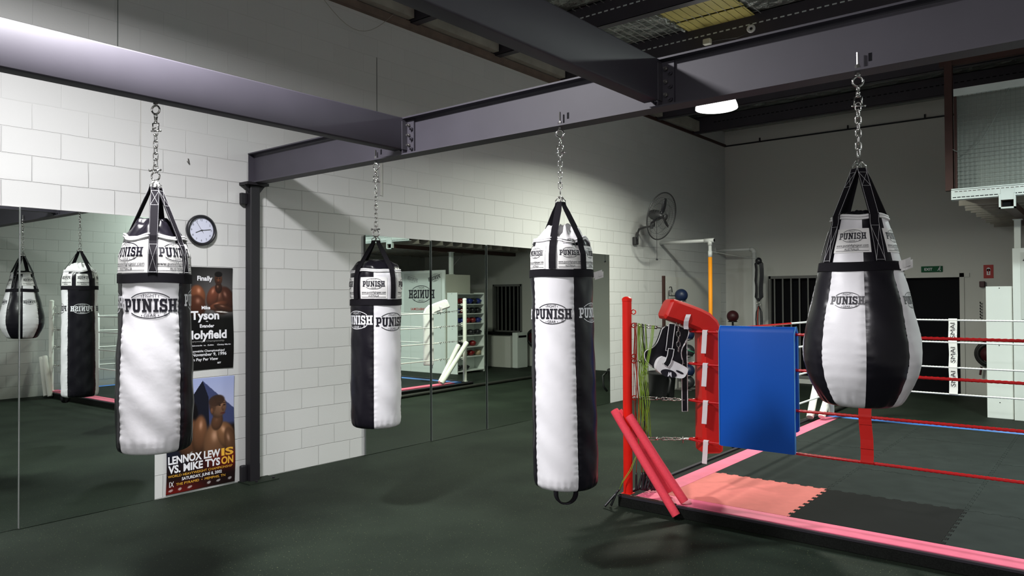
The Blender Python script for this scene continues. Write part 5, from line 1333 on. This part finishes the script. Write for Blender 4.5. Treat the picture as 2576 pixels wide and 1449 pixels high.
ball('black medicine ball with green band on the middle ring of the rack', (12.62, 6.11, .72), .12, M['ballblack'], M['ballgreen'])
ball('blue medicine ball on the lower ring of the wire rack', (12.62, 6.11, .36), .118, M['ballblue'])
ball('black medicine ball at the foot of the wire rack', (12.62, 6.11, .145), .115, M['ballblack'])
t = thing('ball_stand', 'dark stand with rings holding a red medicine ball in the back corner', 'ball stand', (14.3, 5.95, 0))
link('upright', MB().cyl((14.42, 6.0, 0), (14.42, 6.0, 1.3), .02, 10), M['plastic'], t); link('foot', MB().rbox(14.15, 14.55, 5.78, 6.15, 0, .04, .008), M['plastic'], t)
for z in (1.22, .82): link('ball_ring', MB().torus((14.3, 5.95, z), .085, .01, 20, 6, (0, 0, 1)).box(14.36, 14.44, 5.96, 6.0, z-.01, z+.01), M['plastic'], t, True)
ball('dark red medicine ball on the stand near the barred window', (14.3, 5.95, 1.325), .118, M['ballred'])
ball('black medicine ball on the stand under the dark red one', (14.3, 5.95, .925), .118, M['ballblack'])
t = thing('storage_tub', 'black round tub on the floor by the far left wall', 'tub', (11.35, 5.98, 0))
n = 36; prof = [(.19, 0), (.20, .02), (.235, .40), (.255, .41), (.255, .44), (.24, .45), (.225, .44), (.19, .06), (.01, .05)]
link('body', MB().lathe(prof, (11.35, 5.98, 0), n), M['tub'], t, True)
link('handle', MB().tube([(11.20, 5.77, .40), (11.15, 5.72, .33), (11.13, 5.74, .15), (11.17, 5.79, .06)], .02, 8), M['tub'], t, True)
t = thing('wall_board', 'pale board with brown edge standing against the far left wall', 'board', (13.4, YW, 0))
link('panel', MB().box(12.13, 14.6, YW-.035, YW-.004, 0, 2.09), M['wall_back'], t); link('edge_trim', MB().box(12.09, 12.13, YW-.05, YW-.002, 0, 2.10), M['brown'], t)
for (x, z) in ((12.2, 1.98), (12.55, 1.95)): link('screw', MB().cyl((x, YW-.035, z), (x, YW-.040, z), .008, 8), M['pipe'], t)

# ------------------------------------------------------------------ signs and hose reel on the back wall
t = thing('exit_sign', 'small green running-man exit sign over the dark doorway', 'sign', (XB, 2.52, 2.14))
link('plate', MB().rbox(XB-.022, XB, 2.355, 2.69, 2.137, 2.243, .004), M['signgreen'], t)
def onback(T, y, z, off): return wrap(T, lambda u, v: Vector((XB-off, y-u, z+v)), 1.0)
T = shift(ftext('EXIT', .045, .02), -.055, -.0225)
o = link('lettering', onback(T, 2.52, 2.19, .0235), M['inkw'], t)
T = []
def bar(x0, y0, x1, y1, w):
    a = Vector((x0, y0)); b = Vector((x1, y1)); di = (b-a).normalized(); nr = Vector((-di.y, di.x))*w/2
    p = [a+nr, a-nr, b-nr, b+nr]; return [tuple(tuple(q) for q in (p[0], p[1], p[2])), tuple(tuple(q) for q in (p[0], p[2], p[3]))]
for s in ((0, .022, -.01, -.008, .014), (-.01, -.008, .012, -.022, .009), (.012, -.022, .010, -.040, .008), (-.01, -.008, -.024, -.022, .009), (-.024, -.022, -.036, -.024, .008), (0, .016, .020, .006, .007), (0, .016, -.018, .008, .007)): T += bar(*s)
T += [((.006, .034), (.006+.009*math.cos(2*PI*i/10), .034+.009*math.sin(2*PI*i/10)), (.006+.009*math.cos(2*PI*(i+1)/10), .034+.009*math.sin(2*PI*(i+1)/10))) for i in range(10)]
link('running_man', onback(T, 2.40, 2.19, .0235), M['inkw'], t)
t = thing('fire_hose_sign', 'red fire equipment sign with white symbol high on the back wall', 'sign', (XB, 1.67, 2.01))
link('plate', MB().rbox(XB-.006, XB, 1.598, 1.742, 2.01, 2.24, .002), M['signred'], t)
T = []
for i in range(16):
    a0, a1 = 2*PI*i/16, 2*PI*(i+1)/16; T.append(((0, .03), (.03*math.cos(a0), .03+.035*math.sin(a0)), (.03*math.cos(a1), .03+.035*math.sin(a1))))
T += bar(0, .04, 0, -.065, .052)
link('symbol', onback(T, 1.67, 2.13, .008), M['inkw'], t)
T = bar(0, .03, 0, -.05, .014); link('symbol_centre', onback(T, 1.67, 2.13, .009), M['signred'], t)
t = thing('hose_reel', 'dark red fire hose reel on the back wall, half hidden by the white cabinet', 'hose reel', (XB, 1.66, .40))
link('drum', MB().cyl((XB, 1.66, .72), (XB-.14, 1.66, .72), .13, 26), M['ballred'], t, True)
link('hose', MB().torus((XB-.07, 1.66, .72), .20, .03, 30, 10, (1, 0, 0)).torus((XB-.11, 1.66, .72), .17, .03, 30, 10, (1, 0, 0)), M['tub'], t, True)
link('nozzle', MB().cyl((XB-.10, 1.78, .50), (XB-.10, 1.80, .36), .018, 10), M['ballred'], t)
t = thing('hook_rack', 'rack of small dark hooks and keys beside the fire sign', 'hook rack', (XB, 1.66, 1.3))
link('board', MB().box(XB-.015, XB, 1.58, 1.74, 1.28, 1.86), M['wall_back'], t)
for i in range(6): link('hook', MB().tube([(XB-.015, 1.79, 1.33+.05*i), (XB-.06, 1.79, 1.335+.05*i), (XB-.06, 1.79, 1.36+.05*i)], .009, 6), M['plastic'], t)
tag(link('alarm_box', MB().rbox(XB-.07, XB, 1.72, 1.80, 1.86, 1.96, .01), M['ballred']), 'little dark red call box above the hooks on the back wall', 'box')

# ------------------------------------------------------------------ cabinets, banner, gloves
t = thing('tall_partition', 'tall white laminate storage cupboard behind the ring, with the banner on it', 'cupboard', (12.6, 0, 0))
for (a, b) in ((-2.08, -1.02), (-1.016, .035), (.039, 1.088)): link('panel', MB().rbox(12.23, 12.27, a, b, .0, 2.36, .003), M['cabinet'], t)
link('side_panel', MB().box(12.272, 13.12, 1.04, 1.088, 0, 2.26), M['cream'], t); link('top_panel', MB().box(12.272, 13.12, -2.08, 1.04, 2.22, 2.26), M['cream'], t)
link('back_panel', MB().box(13.08, 13.12, -2.08, 1.04, 0, 2.22), M['cream'], t)
t = thing('glove_rack', 'white open glove rack with a tall plain side panel behind the ring', 'shelf unit', (12.78, 1.25, 0))
ex0, ex1, ey0, ey1 = 12.29, 13.26, 1.10, 1.41
link('side_panel', MB().rbox(ex0, ex0+.025, ey0, ey1, 0, 1.84, .002), M['cabinet'], t); link('side_panel', MB().rbox(ex1-.025, ex1, ey0, ey1, 0, 1.84, .002), M['cabinet'], t)
link('back_panel', MB().box(ex0+.025, ex1-.025, ey0, ey0+.012, .05, 1.82), M['cabinet'], t)
SZ = [.06, .38, .60, .86, 1.14, 1.365, 1.58]
for z in SZ+[1.82]: link('shelf', MB().box(ex0+.026, ex1-.026, ey0+.013, ey1, z-.018, z), M['cabinet'], t)
for (y, z) in ((1.25, 1.815), (1.26, 1.015), (1.26, .22)): link('peg_hole', MB().cyl((ex0-.0015, y, z), (ex0+.001, y, z), .007, 10), M['dark'], t)
def make_glove(c, m, label):
    g = thing('boxing_glove', label, 'boxing glove', c, 'boxing gloves on the rack')
    x, y, z = c
    mb = MB(); vs = []; fs = []; n = 14
    for i in range(9):
        f = i/8; yy = y+.075-.17*f; r = .072*math.sin(PI*min(1, .12+f*.75))**.6+.004
        if f > .75: r = .045
        for k in range(n): a = 2*PI*k/n; vs.append((x+r*math.cos(a), yy, z+.066+r*.9*math.sin(a)))
    for i in range(8):
        for k in range(n): l = (k+1) % n; fs.append((i*n+k, i*n+l, (i+1)*n+l, (i+1)*n+k))
    fs += [tuple(range(n-1, -1, -1)), tuple(8*n+k for k in range(n))]
    link('mitt', mb.add(vs, fs), m, g, True)
    link('thumb', MB().tube([(x+.05, y-.03, z+.08), (x+.075, y+.01, z+.08), (x+.065, y+.05, z+.075)], [.02, .028, .02], 10), m, g, True)
    link('cuff', MB().tube([(x, y-.06, z+.064), (x, y-.115, z+.064)], [.047, .052], 12), M['glovecuff'], g, True)
    return g
protos = {}
rows = [(1.58, ['red', 'red', 'blue', 'blue', 'black', 'blue'], 'top'), (1.365, ['blue', 'red', 'black', 'black', 'black'], 'second'), (1.14, ['blue', 'blue', 'red', 'red', 'blue'], 'third'), (.86, ['black', 'black', 'black', 'black'], 'fourth'), (.60, ['black', 'black', 'red'], 'fifth'), (.38, ['tan', 'tan', 'red', 'tan'], 'sixth'), (.06, ['black', 'black'], 'bottom')]
ordn = ['first', 'second', 'third', 'fourth', 'fifth', 'sixth']
for (z, cols, rn) in rows:
    for i, c in enumerate(cols):
        x = ex0+.11+(ex1-ex0-.22)*i/max(1, len(cols)-1) if len(cols) > 3 else ex0+.16+.26*i
        lab = '%s boxing glove, %s from the plain side panel on the %s glove rack shelf' % (c, ordn[i], rn); loc = (x, 1.285, z+.001)
        if c not in protos: protos[c] = make_glove(loc, M['glove'][c], lab)
        else: dup(protos[c], loc, lab, rotz=.25*math.sin(i*2.3+z*9))
t = thing('fight_gear_banner', 'white vinyl banner with a large oval logo hanging on the white cupboard', 'banner', (12.225, .41, 1.39))
by0, by1, bz0, bz1 = -.17, .995, 1.385, 2.30
def bf(u, v, o=0): return Vector((12.222-o-.004*math.sin(u*5), by1-u, bz0+v))
n, m_ = 20, 12; mb = MB()
for s_ in (0, 1):
    for j in range(m_+1):
        for i in range(n+1): mb.v.append(tuple(bf((by1-by0)*i/n, (bz1-bz0)*j/m_, .002*(1-s_))))
for s_ in (0, 1):
    for j in range(m_):
        for i in range(n): q = s_*(n+1)*(m_+1)+j*(n+1)+i; mb.f.append((q, q+1, q+n+2, q+n+1) if s_ == 0 else (q, q+n+1, q+n+2, q+1))
link('sheet', mb, mat('banner_vinyl', (.60, .64, .61), .5), t, True)
uw = by1-by0
link('printed_logo', wrap(shift(logo(.80), uw*.52, .43), lambda a, b: bf(a, b, .004), .1), M['inkb'], t)
link('printed_logo', wrap(shift(logo(.34, False), .20, .80, R(-14)), lambda a, b: bf(a, b, .004), .1), M['inkb'], t)
link('printed_logo', wrap(shift(logo(.34, False), .88, .78, R(14)), lambda a, b: bf(a, b, .004), .1), M['inkg'], t)
link('printed_web_address', wrap(shift(ftext('WWW.PUNISH.COM.AU', .055, .02, .72), uw*.50, .055), lambda a, b: bf(a, b, .004), .1), M['inkr'], t)
t = thing('low_counter', 'low grey counter under the far barred window', 'counter', (14.6, .9, 0))
link('carcass', MB().rbox(14.25, 14.90, .15, 1.38, 0, .80, .005), M['wall_back'], t); link('worktop', MB().rbox(14.20, 14.93, .13, 1.40, .80, .84, .006), M['darktile'], t)
t = thing('white_cupboard', 'low white cupboard with dark grip beside the far counter', 'cupboard', (14.5, 1.5, 0))
link('carcass', MB().rbox(14.28, 14.70, 1.42, 1.575, 0, .86, .004), M['cabinet'], t); link('grip', MB().box(14.33, 14.65, 1.575, 1.58, .74, .79), M['dark'], t)

# ------------------------------------------------------------------ mezzanine
t = thing('mezzanine_edge_channel', 'white slotted steel channel along the edge of the mezzanine', 'channel', (10.65, 0, 2.9))
mb = MB(); mb.box(10.65, 10.655, -2.08, 1.575, 2.905, 3.035); mb.box(10.65, 10.72, -2.08, 1.575, 3.03, 3.036); mb.box(10.65, 10.72, -2.08, 1.575, 2.905, 2.911); mb.box(10.66, 10.71, -2.08, 1.575, 3.036, 3.05)
link('channel', mb, M['galv'], t)
y = 1.54; k = 0
while y > .2 and k < 90:
    link('slot', MB().rbox(10.6485, 10.652, y-.019, y+.019, 2.933, 2.943, .001), M['dark'], t); y -= .0485 if not (.92 < y < 1.08) else .0485; k += 1
y = 1.52
mb = MB()
while y > -2.0: mb.box(10.6485, 10.651, y-.016, y+.016, 3.005, 3.012); y -= .0485
link('upper_slot_row', mb, M['brown'], t)['kind'] = 'stuff'
tag(link('beam_bracket', MB().box(10.64, 10.70, .905, .925, 2.76, 2.94).box(10.64, 10.70, 1.055, 1.075, 2.76, 2.94).box(10.64, 10.70, .905, 1.075, 2.76, 2.778).box(10.643, 10.65, .925, 1.055, 2.865, 3.0), M['galv']), 'white square bracket under the slotted mezzanine channel', 'bracket')
t = thing('mezzanine_beam', 'rusty brown box beam running back under the mezzanine', 'beam', (12.8, .99, 2.78))
mb = MB(); mb.box(10.68, XB-.02, .928, 1.052, 2.78, 2.786); mb.box(10.68, XB-.02, .928, 1.052, 2.856, 2.862); mb.box(10.68, XB-.02, .928, .934, 2.786, 2.856); mb.box(10.68, XB-.02, 1.046, 1.052, 2.786, 2.856)
link('box_section', mb, M['brown'], t); link('cut_end', MB().box(10.70, 10.705, .934, 1.046, 2.786, 2.856), M['dark'], t)
xk = 10.98; k = 0
while xk < 14.8:
    k += 1
    mb = MB(); mb.box(xk, xk+.05, -2.08, 1.56-.02*(k % 3), 2.864, 2.868); mb.box(xk, xk+.004, -2.08, 1.56-.02*(k % 3), 2.868, 2.97); mb.box(xk, xk+.05, -2.08, 1.56-.02*(k % 3), 2.968, 2.972)
    tag(link('mezzanine_joist', mb, M['infill']), 'pale steel joist under the mezzanine, number %d behind the white channel' % k, 'joist', 'mezzanine joists'); xk += .34
tag(link('mezzanine_deck', MB().box(10.73, XB-.01, -2.08, 1.56, 2.975, 3.03), M['timber']), 'timber deck of the mezzanine above the joists', 'deck')
t = thing('mezzanine_post', 'pale square post standing above the white cupboard', 'post', (12.5, 1.045, 2.262))
link('shaft', MB().rbox(12.46, 12.54, 1.005, 1.085, 2.268, 2.772, .004), M['cabinet'], t); link('head_plate', MB().box(12.44, 12.56, .985, 1.10, 2.770, 2.779), M['cabinet'], t); link('foot_plate', MB().box(12.44, 12.56, .985, 1.10, 2.2605, 2.268), M['cabinet'], t)
tag(link('diagonal_brace', MB().tube([(12.56, 1.04, 2.45), (12.95, 1.04, 2.775)], .012, 8), M['bar']), 'thin diagonal brace beside the pale square post', 'brace')
t = thing('mesh_cage', 'wire mesh cage panel with pale top rail on the mezzanine', 'cage', (10.8, 0, 3.05))
cy_ = 1.545
link('top_rail', MB().box(10.70, 10.76, -2.06, cy_, 4.22, 4.31), M['galv'], t)
link('frame_post', MB().box(10.72, 10.75, cy_-.03, cy_, 3.05, 4.22), M['brown'], t)
mb = MB(); y = cy_-.05; 
while y > -2.0: mb.box(10.722, 10.726, y, y+.004, 3.06, 4.22); y -= .05
z = 3.08
while z < 4.22: mb.box(10.718, 10.722, -2.05, cy_-.03, z, z+.004); z += .05
link('wire_mesh', mb, M['wire'], t)
link('backing_board', MB().box(10.86, 10.88, -2.06, cy_, 3.05, 4.30), M['cagewall'], t)
tag(link('hanging_cable', MB().tube([(10.70, .96-.0+.60*(1-(1-(i/20)))-0, 4.22-.72*math.sin(PI*.62*i/20)+.0) for i in range(21)], .005, 6), M['wire']), 'thin cable looping down in front of the mesh cage', 'cable')
t = thing('roof_column', 'narrow rusty brown steel column rising from the mezzanine to the roof', 'column', (10.72, 1.61, 3.05))
link('shaft', MB().box(10.70, 10.70+.006, 1.56, 1.645, 3.05, 4.9).box(10.79, 10.796, 1.56, 1.645, 3.05, 4.9).box(10.706, 10.79, 1.60, 1.606, 3.05, 4.9), M['brown'], t)
link('foot_cleat', MB().box(10.69, 10.80, 1.555, 1.65, 3.036, 3.05), M['brown'], t)
tag(link('roof_girder', MB().box(10.71, 10.79, -2.08, 1.70, 4.62, 4.88), M['brown']), 'dark brown girder above the mesh cage under the roof', 'girder')
